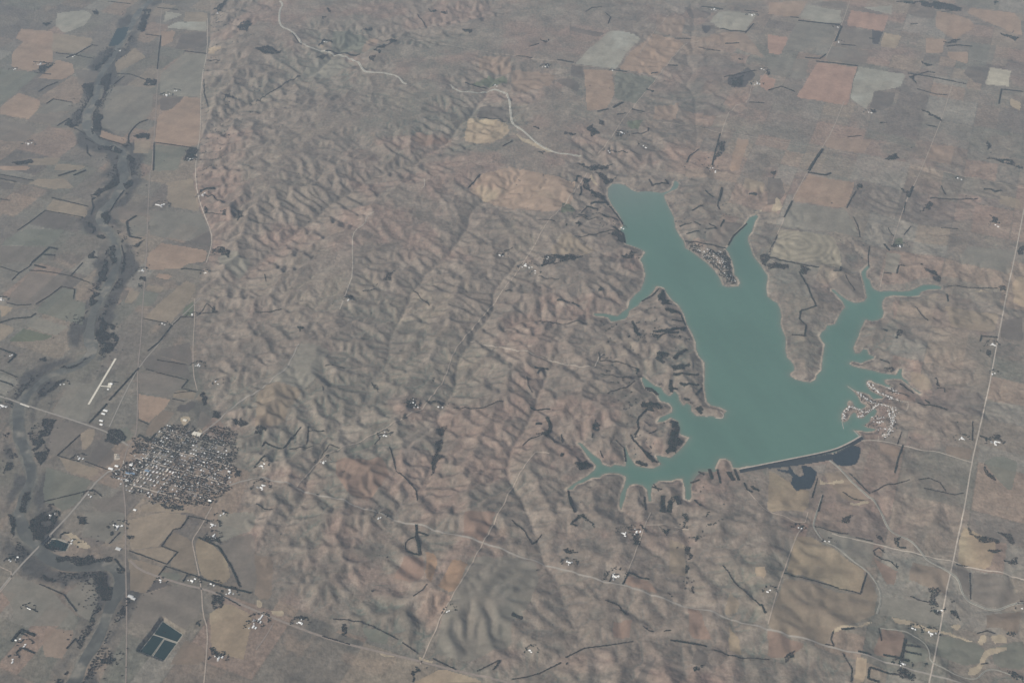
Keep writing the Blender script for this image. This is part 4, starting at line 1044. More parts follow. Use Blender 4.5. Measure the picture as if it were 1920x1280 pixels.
BELTS = [
(0,0,"420,400 560,415 700,440"),(0,0,"500,435 570,410 690,340 730,345"),(0,0,"880,555 980,560 1090,600"),(0,0,"350,780 400,745 540,770"),(0,0,"430,945 520,890"),(0,0,"1160,1070 1480,1115"),
(0,0,"1155,1075 1150,1280"),(0,0,"1380,385 1550,405"),(0,0,"1090,260 1210,275"),(0,0,"985,1090 960,1070 965,1010 1010,950 1050,920 1110,900"),(0,0,"1550,455 1650,455"),(0,0,"1530,600 1530,700 1560,800"),
(0,0,"1180,60 1330,75"),(0,0,"810,12 980,32"),(0,0,"260,545 380,560"),(0,0,"860,630 930,575"),(0,0,"1180,520 1190,400 1205,270"),(0,0,"650,1090 655,1150 680,1175"),(0,0,"290,690 350,650 430,620"),(0,0,"560,960 640,1010"),
(0,0,"740,1030 800,1050 930,1090 990,1100"),(0,0,"640,1040 700,1070"),(0,0,"830,560 800,680"),(0,0,"250,465 410,480"),
(0,1,"0,30 250,75"),(0,1,"0,60 120,85"),(0,1,"0,215 70,225"),(0,1,"390,205 660,270"),(0,1,"340,300 220,390 130,450"),(0,1,"340,300 620,350"),(0,1,"240,690 310,630 370,575 430,590",2),(0,1,"0,720 140,765"),
(0,1,"90,820 140,770 220,720 240,690"),(0,1,"260,710 340,730",2),(0,1,"220,750 300,752 400,765 530,790 670,840"),(0,1,"530,790 620,690"),(0,1,"470,870 560,890 550,960"),(0,1,"270,1000 370,940 460,870"),
(0,1,"50,990 130,1010 230,1005"),(0,1,"1020,340 950,385 960,450 975,495 1060,510",2),(0,1,"1500,155 1610,135",2),(0,1,"1530,180 1600,190 1670,240"),(0,1,"1530,325 1680,330"),(0,1,"1360,740 1390,735 1510,750",2),
(0,1,"1080,1110 1250,1145"),(0,1,"1200,1275 1290,1160",2),(0,1,"1300,1150 1360,1095 1450,1100"),(0,1,"0,1140 100,1110 230,1100 270,1070",2),(0,1,"1490,1080 1550,1000 1630,1060 1500,1075"),(0,1,"330,630 410,635",2),
(0,1,"440,40 570,0",2),(0,1,"555,35 640,0",2),(0,1,"690,230 700,280 680,330"),(0,1,"930,150 870,230 830,300"),(0,1,"910,560 930,640 925,760"),
(0,2,"0,55 120,100 60,160",2),(0,2,"0,215 130,270"),(0,2,"0,295 90,325",2),(0,2,"1110,70 1200,0",2),(0,2,"1180,140 1400,175"),(0,2,"1095,210 1150,222"),(0,2,"1170,232 1410,290 1360,350 1470,380"),(0,2,"1290,430 1380,450"),
(0,2,"1040,590 1110,620"),(0,2,"640,900 800,960"),(0,2,"440,860 590,900"),(0,2,"670,610 800,470",2),(0,2,"820,440 930,320 1040,200",2),(0,2,"430,855 600,700"),(0,2,"850,305 890,307"),
(0,2,"1035,720 1045,700 1120,745 1170,690",2),(0,2,"1310,390 1360,380 1440,375"),(0,2,"330,1200 500,1160 700,1110 760,1160"),
(0,3,"190,705 280,745"),(0,3,"90,965 160,880 260,925",3),(0,3,"120,1055 160,1015 260,1055",2),(0,3,"500,1020 565,950 600,1005"),(0,3,"1250,390 1330,300 1210,255 1300,130 1350,120"),(0,3,"1350,125 1410,40"),
(0,3,"970,290 1250,390"),(0,3,"1190,470 1240,405 1500,490"),(0,3,"1510,500 1690,560 1880,605",2),(0,3,"1375,520 1400,470"),(0,3,"820,235 900,150"),(0,3,"1490,190 1640,260 1740,420 1800,560",2),
(0,3,"450,190 480,155 515,155",2),(0,3,"838,150 838,172",3),(0,3,"860,85 860,120"),(0,3,"300,540 480,620 570,740"),(0,3,"860,350 930,440",2),(0,3,"1410,30 1560,60"),(0,3,"1620,600 1800,700"),
(1,2,"520,183 665,201"),(1,2,"205,800 270,720",2),(1,2,"280,710 335,645",2),(1,2,"45,785 65,755 190,805",2),(1,2,"490,860 550,775 630,800"),(1,2,"0,925 65,860",2),(1,2,"890,770 925,735 920,700 1030,680"),
(1,2,"380,770 390,640"),(1,2,"390,675 510,670"),(1,2,"0,1220 120,1260"),(1,2,"250,810 430,785"),(1,2,"1480,500 1700,500 1850,450"),(1,2,"1000,790 1050,970 1200,1120 1210,1190"),
(1,3,"580,800 700,810 830,840 900,870"),(1,3,"910,875 1060,950"),(1,3,"1100,980 1210,1055"),(1,3,"1330,1100 1500,1180"),(1,3,"1203,95 1203,180",3),(1,3,"1200,180 1215,220 1230,320",4),(1,3,"1215,150 1290,175",2),(1,3,"1125,290 1235,318",2),
(1,3,"1120,280 1120,230 1180,190"),(1,3,"1180,630 1280,540"),(1,3,"500,930 700,990"),(1,3,"1660,1190 1830,1110 1780,1180"),
(2,3,"830,540 875,452 1025,503",2),(2,3,"730,520 750,465 800,465"),(2,3,"480,100 440,90 490,45",2),(2,3,"1190,960 1300,975 1460,1005",2),(2,3,"0,1252 110,1235 200,1210 360,1130"),(2,3,"400,1090 540,1020 700,1000 900,970"),
(2,3,"0,765 75,795",4),(2,3,"1500,1030 1700,1090 1920,1105"),(2,3,"980,850 1020,885 1060,895"),(2,3,"1140,890 1190,885"),(2,3,"1870,690 1900,755",2),(2,3,"890,130 960,130"),(2,3,"0,60 100,150 150,240 220,170"),
(2,3,"700,660 800,700 850,770"),(2,3,"1580,400 1700,560 1860,700"),
(3,3,"120,458 300,505 500,560 690,614 740,455",1.4),(3,3,"680,1045 770,1070",2),(3,3,"865,1070 1050,1118",2),(3,3,"1030,950 1010,1050 990,1140",3),(3,3,"1035,995 1140,1012",2),(3,3,"1025,1040 1145,1068",2),
(3,3,"980,1220 760,1163 748,1245 830,1272",2),(3,3,"1410,390 1500,405"),(3,3,"555,876 640,870",2),(3,3,"1070,630 1120,655 1270,690"),(3,3,"1510,460 1518,650"),(3,3,"350,110 480,145 600,162"),(3,3,"660,190 780,218"),(3,3,"985,263 1030,268",2),
(3,3,"790,290 800,320 850,350 920,370 970,420"),(3,3,"790,290 830,265 870,300"),(3,3,"430,990 490,1000 470,950 490,890"),(3,3,"560,1060 630,1180 620,1270"),(3,3,"1570,910 1640,890 1700,910"),(3,3,"830,870 850,960"),(3,3,"1600,1140 1650,1130"),
(3,2,"1120,460 1340,511",1.6),(3,2,"950,985 975,880 1010,780",2),(3,2,"970,770 1000,680"),(3,2,"1130,1035 1210,1025 1290,1060 1330,1120"),(3,2,"1170,1100 1350,1140 1400,1150 1470,1135"),(3,2,"1535,600 1530,740"),(3,2,"1590,710 1670,740",2),
(3,2,"990,320 1090,388",1.5),(3,2,"1180,440 1210,465",2),(3,2,"1270,350 1320,350 1325,380"),(3,2,"840,135 910,165",1.5),(3,2,"780,1130 870,1080 950,1070 1060,1035"),(3,2,"560,1130 640,1180 720,1190"),(3,2,"900,370 1050,410"),
(3,2,"330,1170 370,1030",1.4),(3,2,"375,1275 410,1150",1.2),(3,2,"610,990 760,1140",1.2),
(3,1,"0,650 380,725",1.6),(3,1,"235,760 310,900 360,1015 245,1050 235,1110 285,1160 275,1240 180,1230",1.8),(3,1,"580,780 650,900"),(3,1,"870,766 925,772",1.5),(3,1,"965,770 980,712 1025,716",2),(3,1,"545,722 540,750",2),(3,1,"490,750 540,752",1.5),
(3,1,"10,615 70,480"),(3,1,"120,350 180,230",1.6),(3,1,"300,15 430,35 470,20",2.4),(3,1,"590,280 625,210 660,155"),(3,1,"1015,315 1030,240"),(3,1,"1055,200 1085,120",2),(3,1,"1215,210 1350,215 1480,215 1570,212"),(3,1,"1620,140 1670,140 1700,160 1750,150",2),
(3,1,"870,550 910,600",2),(3,1,"1600,1240 1720,1252",2),(3,1,"1600,1240 1590,1280",2),(3,1,"1100,1020 1160,1090 1200,1125"),(3,1,"900,430 940,490"),(3,1,"640,350 680,440 690,500"),(3,1,"1020,480 1070,420"),(3,1,"1320,870 1560,880 1720,880"),
(3,1,"1340,930 1350,980",2),(3,1,"1300,120 1330,180"),(3,1,"760,570 750,640 755,720"),(3,1,"1300,430 1420,440"),
(2,1,"1575,130 1550,228",2.4),(2,1,"1545,232 1540,265 1555,290"),(2,1,"1450,150 1510,200",1.5),(2,1,"1350,300 1425,265",1.4),(2,1,"1260,420 1340,395",1.4),(2,1,"1370,385 1410,410",1.4),(2,1,"1310,475 1400,455",1.4),(2,1,"1450,435 1530,435",1.4),
(2,1,"1480,400 1530,430",1.4),(2,1,"1590,370 1565,420",1.4),(2,1,"1780,175 1830,180",4),(2,1,"1300,530 1440,550 1600,582",1.5),(2,1,"975,980 1060,930 1100,888",2),(2,1,"505,190 520,150 515,120",1.5),(2,1,"200,370 320,380"),(2,1,"480,80 490,40 520,45",1.5),
(2,1,"1030,70 1050,115 1120,95 1170,100 1150,70",1.6),(2,1,"470,490 560,490 680,460 780,450"),(2,1,"200,1135 420,1150 560,1150"),(2,1,"1620,560 1660,490 1760,400",1.5),(2,1,"200,790 290,810 350,815"),(2,1,"730,270 790,340 830,400",1.4),
(2,1,"480,350 580,370 640,350"),(2,1,"520,320 560,280"),(2,1,"630,320 700,350"),
(2,2,"935,610 950,570 1010,510 1050,500",1.8),(2,2,"890,700 940,770 970,800 1020,870 1060,900",2),(2,2,"780,740 840,800 850,900"),(2,2,"940,600 950,660 920,700",1.6),(2,2,"1030,690 1080,665"),(2,2,"660,820 680,870"),(2,2,"650,80 660,150 780,150 850,170 930,200"),
(2,2,"660,240 780,265 900,280"),(2,2,"720,390 760,370 860,345 920,300"),(2,2,"420,1120 440,1220 470,1280",1.5),(2,2,"990,1170 1000,1260"),(2,2,"1060,1070 1100,1120"),(2,2,"1480,960 1500,1030",1.6),(2,2,"1370,1190 1410,1230",2),(2,2,"1740,1060 1760,1110 1800,1130",2),
(2,2,"80,780 140,730 260,690 320,760"),(2,2,"370,700 375,760"),(2,2,"110,260 120,330 150,380"),(2,2,"190,240 230,200 270,210",2),
(2,0,"340,450 460,470",1.5),(2,0,"30,425 150,435"),(2,0,"740,525 860,541",1.5),(2,0,"1220,290 1340,296"),(2,0,"1600,328 1700,325",2.5),(2,0,"1400,358 1560,385"),(2,0,"1420,50 1580,72",1.5),(2,0,"1740,80 1840,90"),(2,0,"1010,670 1060,685 1050,695",1.6),
(2,0,"1045,554 1090,545",1.6),(2,0,"1170,490 1240,495",1.5),(2,0,"640,838 720,820",1.6),(2,0,"760,810 830,770",3),(2,0,"900,822 990,838",1.6),(2,0,"1780,770 1890,775"),(2,0,"730,1130 870,1145"),(2,0,"900,1005 1020,985 1020,960"),(2,0,"1810,180 1750,250"),
(2,0,"1560,1005 1500,1240",1.6),(2,0,"1400,1120 1330,1170 1310,1220"),(2,0,"130,350 200,330"),(2,0,"550,90 600,60 670,55"),(2,0,"700,100 740,130 720,180"),(2,0,"1590,580 1640,570 1830,530"),(2,0,"790,860 850,850"),(2,0,"1560,215 1640,235 1750,240",1.6),
(3,0,"230,157 400,175 540,190",2),(3,0,"550,200 530,250 505,310",2.4),(3,0,"550,335 655,345",1.8),(3,0,"280,435 390,442 430,412",1.8),(3,0,"360,462 670,496",1.6),(3,0,"1050,552 1200,575 1390,612",1.8),(3,0,"1390,612 1480,632"),(3,0,"410,1120 360,1190 305,1280",3),
(3,0,"1730,780 1750,672 1910,690",1.5),(3,0,"1190,940 1260,955",1.5),(3,0,"1070,185 1120,180"),(3,0,"170,130 230,135",1.5),(3,0,"760,290 800,295",1.6),(3,0,"1060,580 1200,540 1250,550"),(3,0,"1120,670 1260,710 1340,715"),(3,0,"0,680 100,650 200,690"),(3,0,"600,1030 700,1020"),
(3,0,"1300,90 1420,80"),(3,0,"1340,350 1420,340 1530,350",1.5),
(1,0,"520,385 610,405 700,412 780,410",2),(1,0,"1570,622 1720,665",1.6),(1,0,"1660,880 1870,915"),(1,0,"470,345 510,295 570,320",1.4),(1,0,"0,770 100,700 200,640 330,570"),(1,0,"1210,110 1280,210"),(1,0,"270,250 340,340"),(1,0,"1850,1100 1920,1060"),
(1,1,"1590,130 1680,30"),(1,1,"1870,600 1920,580"),(1,1,"1870,905 1920,900",2),(1,1,"800,905 900,890"),(1,1,"1180,900 1300,1010"),(1,1,"65,780 75,830"),(1,1,"0,1060 100,1060 190,1040"),
]
BELTS += [(2,1,s,w) for s,w in (("1130,900 1140,960 1120,970",4),("1125,1000 1190,1000",5),("1150,1040 1250,1060 1265,1080",4),("1200,1120 1280,1130",2.4),("1060,1205 1180,1195 1300,1175",3.4),("1110,1240 1160,1215 1250,1210",2.4),
 ("1270,1090 1300,1160",2.4),("640,170 690,220 720,260",2),("760,420 830,470 845,540",3),("560,270 640,290",2),("500,330 560,350",2),("680,330 790,370",2),("590,250 700,240",2),("900,1130 940,1200",3),("340,970 400,985",3),("450,990 500,1020",3))]
BELTS += [(2,2,s,w) for s,w in (("1200,190 1330,175",5),("1215,130 1250,90 1310,60",4),("1210,245 1330,250 1400,245",3.4),("1260,310 1300,330 1400,325",3.4),("1190,290 1195,380",4),("1290,430 1330,440",3.4),("1380,400 1420,350",2.4),("1380,500 1420,540",4),
 ("1190,345 1240,360",3.4),("1090,90 1170,95",4),("1080,120 1140,160",4),("1000,350 1040,355 1090,400",4),("1000,510 1060,520",3.4),("970,480 1100,470",5),("1190,600 1240,640 1220,720 1240,780",6),("1160,830 1200,800",5),("930,905 1010,930",4),
 ("990,820 1040,880 1090,905",3.4),("1480,960 1500,1030",4),("1620,980 1660,1040",5),("1130,1160 1135,1280",5),("1190,1200 1180,1280",5),("1230,1160 1250,1220",4),("1670,960 1700,1040",3.4),("500,920 590,930",4),("1340,1060 1400,1040",2),("1400,980 1440,1000",2.4),
 ("1540,960 1560,1060",2.4),("140,500 280,510",2),("180,620 220,620",4),("260,570 290,640 260,700",4),("170,200 220,200",4),("380,840 370,860",4),("1050,1090 1120,1110",2.4))]
for b in BELTS:
    c, r, s = b[:3]; w = b[3] if len(b) > 3 else 1.0
    P = T(c, r, s); Q = at(P)
    L = resample(Q, 6.5); ctr = P.mean(0)
    wid = 9*w*(1.0 if ctr[1] > 500 else 1.35)
    rows = max(1, int(round(wid/9)))
    pts = []
    t = np.gradient(L, axis=0); t /= np.maximum(np.hypot(t[:, 0], t[:, 1]), 1e-6)[:, None]
    nn = np.stack([-t[:, 1], t[:, 0]], 1)
    for k in range(rows):
        q = L+nn*((k-(rows-1)/2)*9)+rng.normal(0, 1.6, L.shape)
        pts.append(q)
    pts = np.vstack(pts)
    if len(pts) < 2: continue
    o = link('windbreak', tree_mesh('windbreak', pts, 6.2 if ctr[1] > 400 else 7.5, .5 if w > 1 else .25))
    d = P[-1]-P[0]; Lp = np.hypot(*np.diff(P, axis=0).T).sum(); st = np.hypot(*d)/max(Lp, 1)
    shape = 'straight' if st > .97 else ('bent' if st > .75 else 'angled')
    size = 'short' if Lp < 30 else ('long' if Lp > 75 else '')
    lab = ' '.join(x for x in (size, shape, 'thick' if w >= 2 else 'thin', 'tree line', where(*ctr)) if x)
    put(o, lab, 'windbreak', *ctr, 'lines of trees across the farmland')

# brush in the ravines and along the river: nobody could count it
X = SX.ravel(); Y = SY.ravel()
bshr = fbm(X, Y, 900, 81, 3)+.7*fbm(X, Y, 220, 82, 3)
lakeprox = np.exp(-np.maximum(SDL.ravel(), 0)/500)
p = sst(SLA.ravel(), 3.85, 5.0)*sst(bshr, .15, .8)*.15*(1+7*lakeprox*(X < 3300))
for s in (G("1200,540 1245,535 1330,700 1345,775 1250,750 1130,720 1130,600"), G("1170,720 1290,800 1280,860 1200,870 1150,760"), G("1085,370 1172,390 1172,460 1100,450 1050,430"), G("1260,940 1330,900 1400,1000 1300,1150 1240,1050"), G("380,20 540,60 520,140 400,330 375,330")):
    wooded = inpoly(X, Y, at0(s, 15))
    p = np.where(wooded, np.maximum(p, sst(SLA.ravel(), 3.0, 3.9)*sst(bshr, -.05, .25)*.75), p)
p = p*(CELL/25)**2*1.15
p = np.where(SFLAT.ravel() | (SDL.ravel() < 12), 0, p)
vis = (np.abs(X) < halfw(Y)*1.1) & (Y > 6600) & (Y < 24000)
k = (rng.random(len(X)) < p) & vis
bp = np.stack([X[k], Y[k]], 1)+rng.uniform(-12, 12, (k.sum(), 2))
bp = np.vstack([bp, bp[::2]+rng.normal(0, 9, bp[::2].shape)])
if len(bp) > 34000: bp = bp[rng.permutation(len(bp))[:34000]]
o = link('ravine_brush', tree_mesh('ravine_brush', bp, 6.5, .45)); tag(o, 'scattered dark brush growing in the ravines between the hills', 'brush', kind='stuff')
RR = resample(river_xy, 14, 2); tt = np.gradient(RR, axis=0); tt /= np.hypot(tt[:, 0], tt[:, 1])[:, None]; nn = np.stack([-tt[:, 1], tt[:, 0]], 1)
pts = []
for s in (-1, 1):
    for k in range(5):
        base = 95+rng.exponential(60, len(RR))
        q = RR+nn*(s*base)[:, None]
        m = fbm(q[:, 0], q[:, 1], 520, 85, 3)+.5*fbm(q[:, 0], q[:, 1], 120, 86, 2) > .18
        pts.append(q[m])
pts = np.vstack(pts)
o = link('riverside_brush', tree_mesh('riverside_brush', pts, 6.5, .15)); tag(o, 'bare grey brush lining both banks of the river', 'brush', kind='stuff')

# ------------------------------------------------------------------ buildings
def gable(w, l, h, rise, eave=.6):
    """gabled building: (verts, faces, slots) walls slot 0, roof slot 1, door/opening slot 2; x across, y along"""
    a, b = w/2, l/2; t = .35
    V = [(-a,-b,-2),(a,-b,-2),(a,b,-2),(-a,b,-2),(-a,-b,h),(a,-b,h),(a,b,h),(-a,b,h),(0,-b,h+rise),(0,b,h+rise)]
    F = [(0,1,5,8,4),(2,3,7,9,6),(1,2,6,5),(3,0,4,7)]; S = [0,0,0,0]
    e = eave; k = rise/a; n = len(V)
    R = [(-a-e,-b-e,h-e*k+.05),(0,-b-e,h+rise+.05),(a+e,-b-e,h-e*k+.05),(-a-e,b+e,h-e*k+.05),(0,b+e,h+rise+.05),(a+e,b+e,h-e*k+.05)]
    V += R+[(x, y, z+t) for x, y, z in R]
    F += [(n,n+3,n+4,n+1),(n+1,n+4,n+5,n+2),(n+7,n+10,n+9,n+6),(n+8,n+11,n+10,n+7),(n+6,n+9,n+3,n),(n+2,n+5,n+11,n+8),(n,n+1,n+7,n+6),(n+1,n+2,n+8,n+7),(n+9,n+10,n+4,n+3),(n+10,n+11,n+5,n+4)]
    S += [1]*10
    return V, F, S
def addbox(g, x0, x1, y0, y1, z0, z1, s):
    V, F, S = g; n = len(V)
    V += [(x0,y0,z0),(x1,y0,z0),(x1,y1,z0),(x0,y1,z0),(x0,y0,z1),(x1,y0,z1),(x1,y1,z1),(x0,y1,z1)]
    F += [tuple(n+i for i in f) for f in ((0,1,5,4),(1,2,6,5),(2,3,7,6),(3,0,4,7),(4,5,6,7))]; S += [s]*5
def mk(name, g, mats):
    me = bpy.data.meshes.new(name); me.from_pydata(g[0], [], g[1])
    for m in mats: me.materials.append(m)
    me.polygons.foreach_set('material_index', np.array(g[2], dtype=np.int32)); me.update(); return me
def split_mk(name, g, mats):
    """separate wall and roof meshes"""
    out = []
    for nm, keep in (('wall', (0, 2)), ('roof', (1,))):
        F = [f for f, s in zip(g[1], g[2]) if s in keep]; S = [0 if s == keep[0] else 1 for s in g[2] if s in keep]
        me = bpy.data.meshes.new(nm); me.from_pydata(g[0], [], F)
        for k in keep: me.materials.append(mats[k])
        me.polygons.foreach_set('material_index', np.array(S, dtype=np.int32)); me.update(); out.append((nm, me))
    return out
HM = {}
for rf in ('white_roof', 'pale_roof', 'grey_roof', 'brown_roof'):
    g = gable(10, 15, 3.2, 2.4); addbox(g, 5.05, 10.5, -6, 0, -2, 3.0, 1); addbox(g, -1, 0.2, 2, 3.2, 4, 7.2, 2); addbox(g, -5.1, -4.9, -1, 0, 0, 2.1, 2)
    HM[rf] = mk('house', g, [M['wall'], M[rf], M['dark']])
def shed_parts(w, l, h, rise, rf='white_roof', wl='wall'):
    g = gable(w, l, h, rise); addbox(g, -w/2*.45, w/2*.45, -l/2-.08, -l/2+.1, 0, h*.85, 2)
    for k in range(3): addbox(g, w/2-.05, w/2+.08, -l/2+l*(.2+.25*k), -l/2+l*(.3+.25*k), 1.2, 2.4, 2)
    return split_mk('shed', g, [M[wl], M[rf], M['dark']])
SHED = {'barn': shed_parts(18, 32, 6, 4), 'long': shed_parts(14, 62, 4.5, 3), 'shed': shed_parts(14, 22, 4.5, 3), 'greybarn': shed_parts(16, 26, 6, 5, 'grey_roof'), 'brownbarn': shed_parts(14, 22, 6, 5, 'brown_roof', 'brick')}
def lathe(prof, n=12):
    V = []; F = []
    for r, z in prof: V += [(r*math.cos(2*math.pi*k/n), r*math.sin(2*math.pi*k/n), z) for k in range(n)]
    for i in range(len(prof)-1):
        for k in range(n): F.append((i*n+k, i*n+(k+1) % n, (i+1)*n+(k+1) % n, (i+1)*n+k))
    F.append(tuple((len(prof)-1)*n+k for k in range(n))); return V, F, [0]*len(F)
binw = mk('wall', lathe([(5, -1), (5, 7)]), [M['steel']]); binr = mk('roof', lathe([(5.3, 7), (.8, 9.6), (.8, 10.2), (.3, 10.4)]), [M['white_roof']])
silw = mk('wall', lathe([(5, -1), (5, 28)]), [M['concrete']]); silr = mk('roof', lathe([(5.1, 28), (4.4, 30), (2, 31.2), (.3, 31.6)]), [M['concrete']])
def place_parts(name, parts, x, y, rot, sc=1.0):
    o = link(name, None, None, (x, y, float(H(x, y)))); o.rotation_euler.z = rot; o.scale = (sc, sc, sc)
    for nm, me in parts: link(nm, me, o)
    return o
def place_mesh(name, me, x, y, rot, sc=(1, 1, 1)):
    o = link(name, me, None, (x, y, float(H(x, y)))); o.rotation_euler.z = rot; o.scale = sc
    return o
GRID = math.radians(68)
FARMS = [  # sheet col,row, x,y, size 1..3
(0,0,105,525,1),(0,0,300,485,2),(0,0,1250,715,2),(0,0,1310,685,1),(0,0,1425,1195,2),(0,0,215,1080,2),(0,0,560,420,1),(0,0,1635,105,1),(0,0,905,380,1),
(0,1,1210,262,3),(0,1,1520,185,2),(0,1,1065,750,2),(0,1,1235,1155,1),(0,1,1440,1085,1),(0,1,10,970,2),(0,1,1535,770,1),
(0,2,75,110,1),(0,2,20,490,3),(0,2,1485,180,2),(0,2,595,880,2),(0,2,665,1150,1),(0,2,1635,320,1),(0,2,480,322,1),
(0,3,380,25,2),(0,3,80,368,1),(0,3,122,355,1),(0,3,535,235,1),(0,3,885,110,3),(0,3,210,718,1),(0,3,150,950,1),(0,3,190,992,1),(0,3,95,1105,1),(0,3,1205,525,1),
(0,3,1440,515,2),(0,3,1605,550,1),(0,3,1722,605,2),(0,3,1640,1095,2),(0,3,1595,100,2),(0,3,1600,180,2),(0,3,1655,25,1),(0,3,1900,860,2),
(1,2,1175,458,2),(1,2,960,705,2),(1,2,505,908,2),(1,2,45,935,2),(1,2,40,1097,3),(1,2,1185,495,1),(1,2,1398,495,1),
(1,3,935,40,1),(1,3,330,828,2),(1,3,20,810,3),(1,3,1450,740,1),(1,1,695,967,1),(1,1,1850,640,1),(1,0,530,318,1),(1,0,1808,650,1),
(2,0,255,503,2),(2,0,722,1135,1),(2,0,825,1002,2),(2,0,1515,75,2),(2,0,1800,115,2),(2,0,1507,1262,1),(2,0,985,1095,1),(2,0,1840,630,2),(2,0,1890,525,1),(2,0,770,528,1),
(2,1,100,715,2),(2,1,150,725,1),(2,1,175,770,1),(2,1,275,650,1),(2,1,1525,15,1),(2,3,840,162,2),(2,3,935,150,2),(2,3,430,378,2),(2,3,775,485,3),(2,3,145,1048,1),
(3,0,520,205,1),(3,0,530,315,1),(3,0,757,845,1),(3,1,1705,408,1),(3,1,1450,68,1),(3,1,990,568,2),(3,2,1700,762,3),(3,2,1455,730,2),(3,2,1685,25,2),(3,2,1700,240,1),
(3,3,230,118,1),(3,3,1272,740,1),(3,3,1225,912,2),(3,3,1008,1137,2),(3,3,15,585,1),(3,3,458,220,1),(3,3,1105,880,1),(3,3,1905,722,1),(2,1,820,430,1),
]
KINDS = {1: ['house', 'shed'], 2: ['barn', 'house', 'shed', 'bin'], 3: ['barn', 'long', 'house', 'shed', 'bin', 'greybarn', 'shed2']}
DESC = {'house': ('farmhouse', 'small pale farmhouse', 'house'), 'shed': ('shed', 'small white shed', 'shed'), 'shed2': ('shed', 'second white shed', 'shed'), 'barn': ('barn', 'large white barn', 'barn'),
        'long': ('livestock_shed', 'very long white shed', 'shed'), 'bin': ('grain_bin', 'steel grain bin', 'grain bin'), 'greybarn': ('barn', 'grey roofed barn', 'barn')}
farm_trees = []
for c, r, x, y, n in FARMS:
    px, py = c*480+x/4, r*320+y/4
    base = at(G(f"{px},{py}"))[0]; w = where(px, py)
    sc0 = 1.0 if py > 500 else 1.25
    ang0 = rng.uniform(0, 6.28)
    for k, kd in enumerate(KINDS[n]):
        rad = (0 if k == 0 else rng.uniform(26, 52))*sc0; a = ang0+k*2.1
        bx, by = base[0]+rad*math.cos(a), base[1]+rad*.8*math.sin(a)
        rot = GRID+rng.choice([0, math.pi/2])
        nm, dsc, cat = DESC[kd]
        if kd == 'house': o = place_mesh(nm, HM[['white_roof', 'pale_roof', 'grey_roof'][k % 3]], bx, by, rot, (sc0*1.1,)*3)
        elif kd == 'bin': o = place_parts(nm, [('wall', binw), ('roof', binr)], bx, by, 0, 1.2*sc0)
        else: o = place_parts(nm, SHED['shed' if kd == 'shed2' else kd], bx, by, rot, sc0*1.05)
        put(o, f'{dsc} on the farm {w}', cat, px, py, 'farm buildings of the scattered farmsteads')
    m = 10+9*n
    th_ = rng.uniform(-.3, 3.4, m); rr_ = (45+16*n)*sc0*rng.uniform(.85, 1.2, m)
    farm_trees.append(base+np.stack([rr_*np.cos(th_)*1.15, rr_*np.sin(th_)], 1))
o = link('farmyard_trees', tree_mesh('farmyard_trees', np.vstack(farm_trees), 6, .5)); tag(o, 'scattered trees sheltering the farmsteads', 'trees', kind='stuff')

# big single buildings
BIG = [
 ('warehouse', 'large pale warehouse beside the road north of the lower left fields', 222, 1029, 34, 60, 7, 2, 'pale_roof', 'warehouse'),
 ('warehouse', 'left one of the large pale roofed storage halls by the railway below the highway', 245, 1118, 30, 60, 7, 3, 'pale_roof', 'warehouse'),
 ('warehouse', 'right one of the large pale roofed storage halls by the railway below the highway', 250, 1122, 26, 50, 7, 3, 'pale_roof', 'warehouse'),
 ('school', 'wide cream flat roofed school block at the top edge of the town', 369, 814, 60, 110, 9, 1.5, 'concrete', 'school'),
 ('aircraft_hangar', 'white hangar at the end of the airstrip apron', 209, 720, 24, 36, 7, 4, 'white_roof', 'hangar'),
 ('aircraft_hangar', 'smaller white hangar below the airstrip apron', 203, 730, 18, 24, 5, 3, 'white_roof', 'hangar'),
 ('warehouse', 'bright white warehouse at the upper end of the yard beside the diagonal highway', 198, 770, 24, 60, 7, 3, 'white_roof', 'warehouse'),
 ('warehouse', 'bright white warehouse in the middle of the yard beside the diagonal highway', 194, 776, 22, 50, 7, 3, 'white_roof', 'warehouse'),
 ('warehouse', 'bright white warehouse left of the oval track near the highway', 190, 789, 22, 50, 7, 3, 'white_roof', 'warehouse'),
 ('warehouse', 'bright white warehouse at the lower end of the yard near the highway', 190, 796, 22, 40, 7, 3, 'white_roof', 'warehouse'),
 ('grain_warehouse', 'white grain warehouse left of the railway in the town', 208, 879, 26, 60, 9, 4, 'white_roof', 'warehouse'),
 ('grain_warehouse', 'white grain warehouse on the highway at the left edge of the town', 219, 874, 24, 45, 9, 4, 'white_roof', 'warehouse'),
 ('grain_warehouse', 'white warehouse right beside the grain silos in the town', 246, 872, 26, 40, 9, 4, 'white_roof', 'warehouse'),
 ('lumber_shed', 'blue roofed shed near the railway at the left of the town', 240, 887, 22, 60, 6, 2, 'blue_roof', 'shed'),
 ('lumber_shed', 'second blue roofed shed nearer the shops of the town', 249, 888, 20, 55, 6, 2, 'blue_roof', 'shed'),
 ('lumber_shed', 'blue roofed hall above the white shops of the town', 276, 883, 22, 60, 7, 2, 'blue_roof', 'shed'),
 ('warehouse', 'white warehouse below the railway crossing in the town', 239, 901, 26, 40, 8, 3, 'white_roof', 'warehouse'),
 ('sale_barn', 'cream roofed hall on the yellowish lot above the town', 347, 788, 30, 50, 8, 3, 'concrete', 'hall'),
 ('church', 'tall white church at the lower right corner of the town', 394, 939, 18, 36, 10, 7, 'white_roof', 'church'),
 ('warehouse', 'white roofed hall at the right end of the town near the highway', 430, 884, 20, 34, 7, 3, 'white_roof', 'hall'),
 ('warehouse', 'white roofed hall at the bottom edge of the town beside the railway', 253, 956, 22, 34, 7, 3, 'white_roof', 'hall'),
]
TG = math.radians(-20)
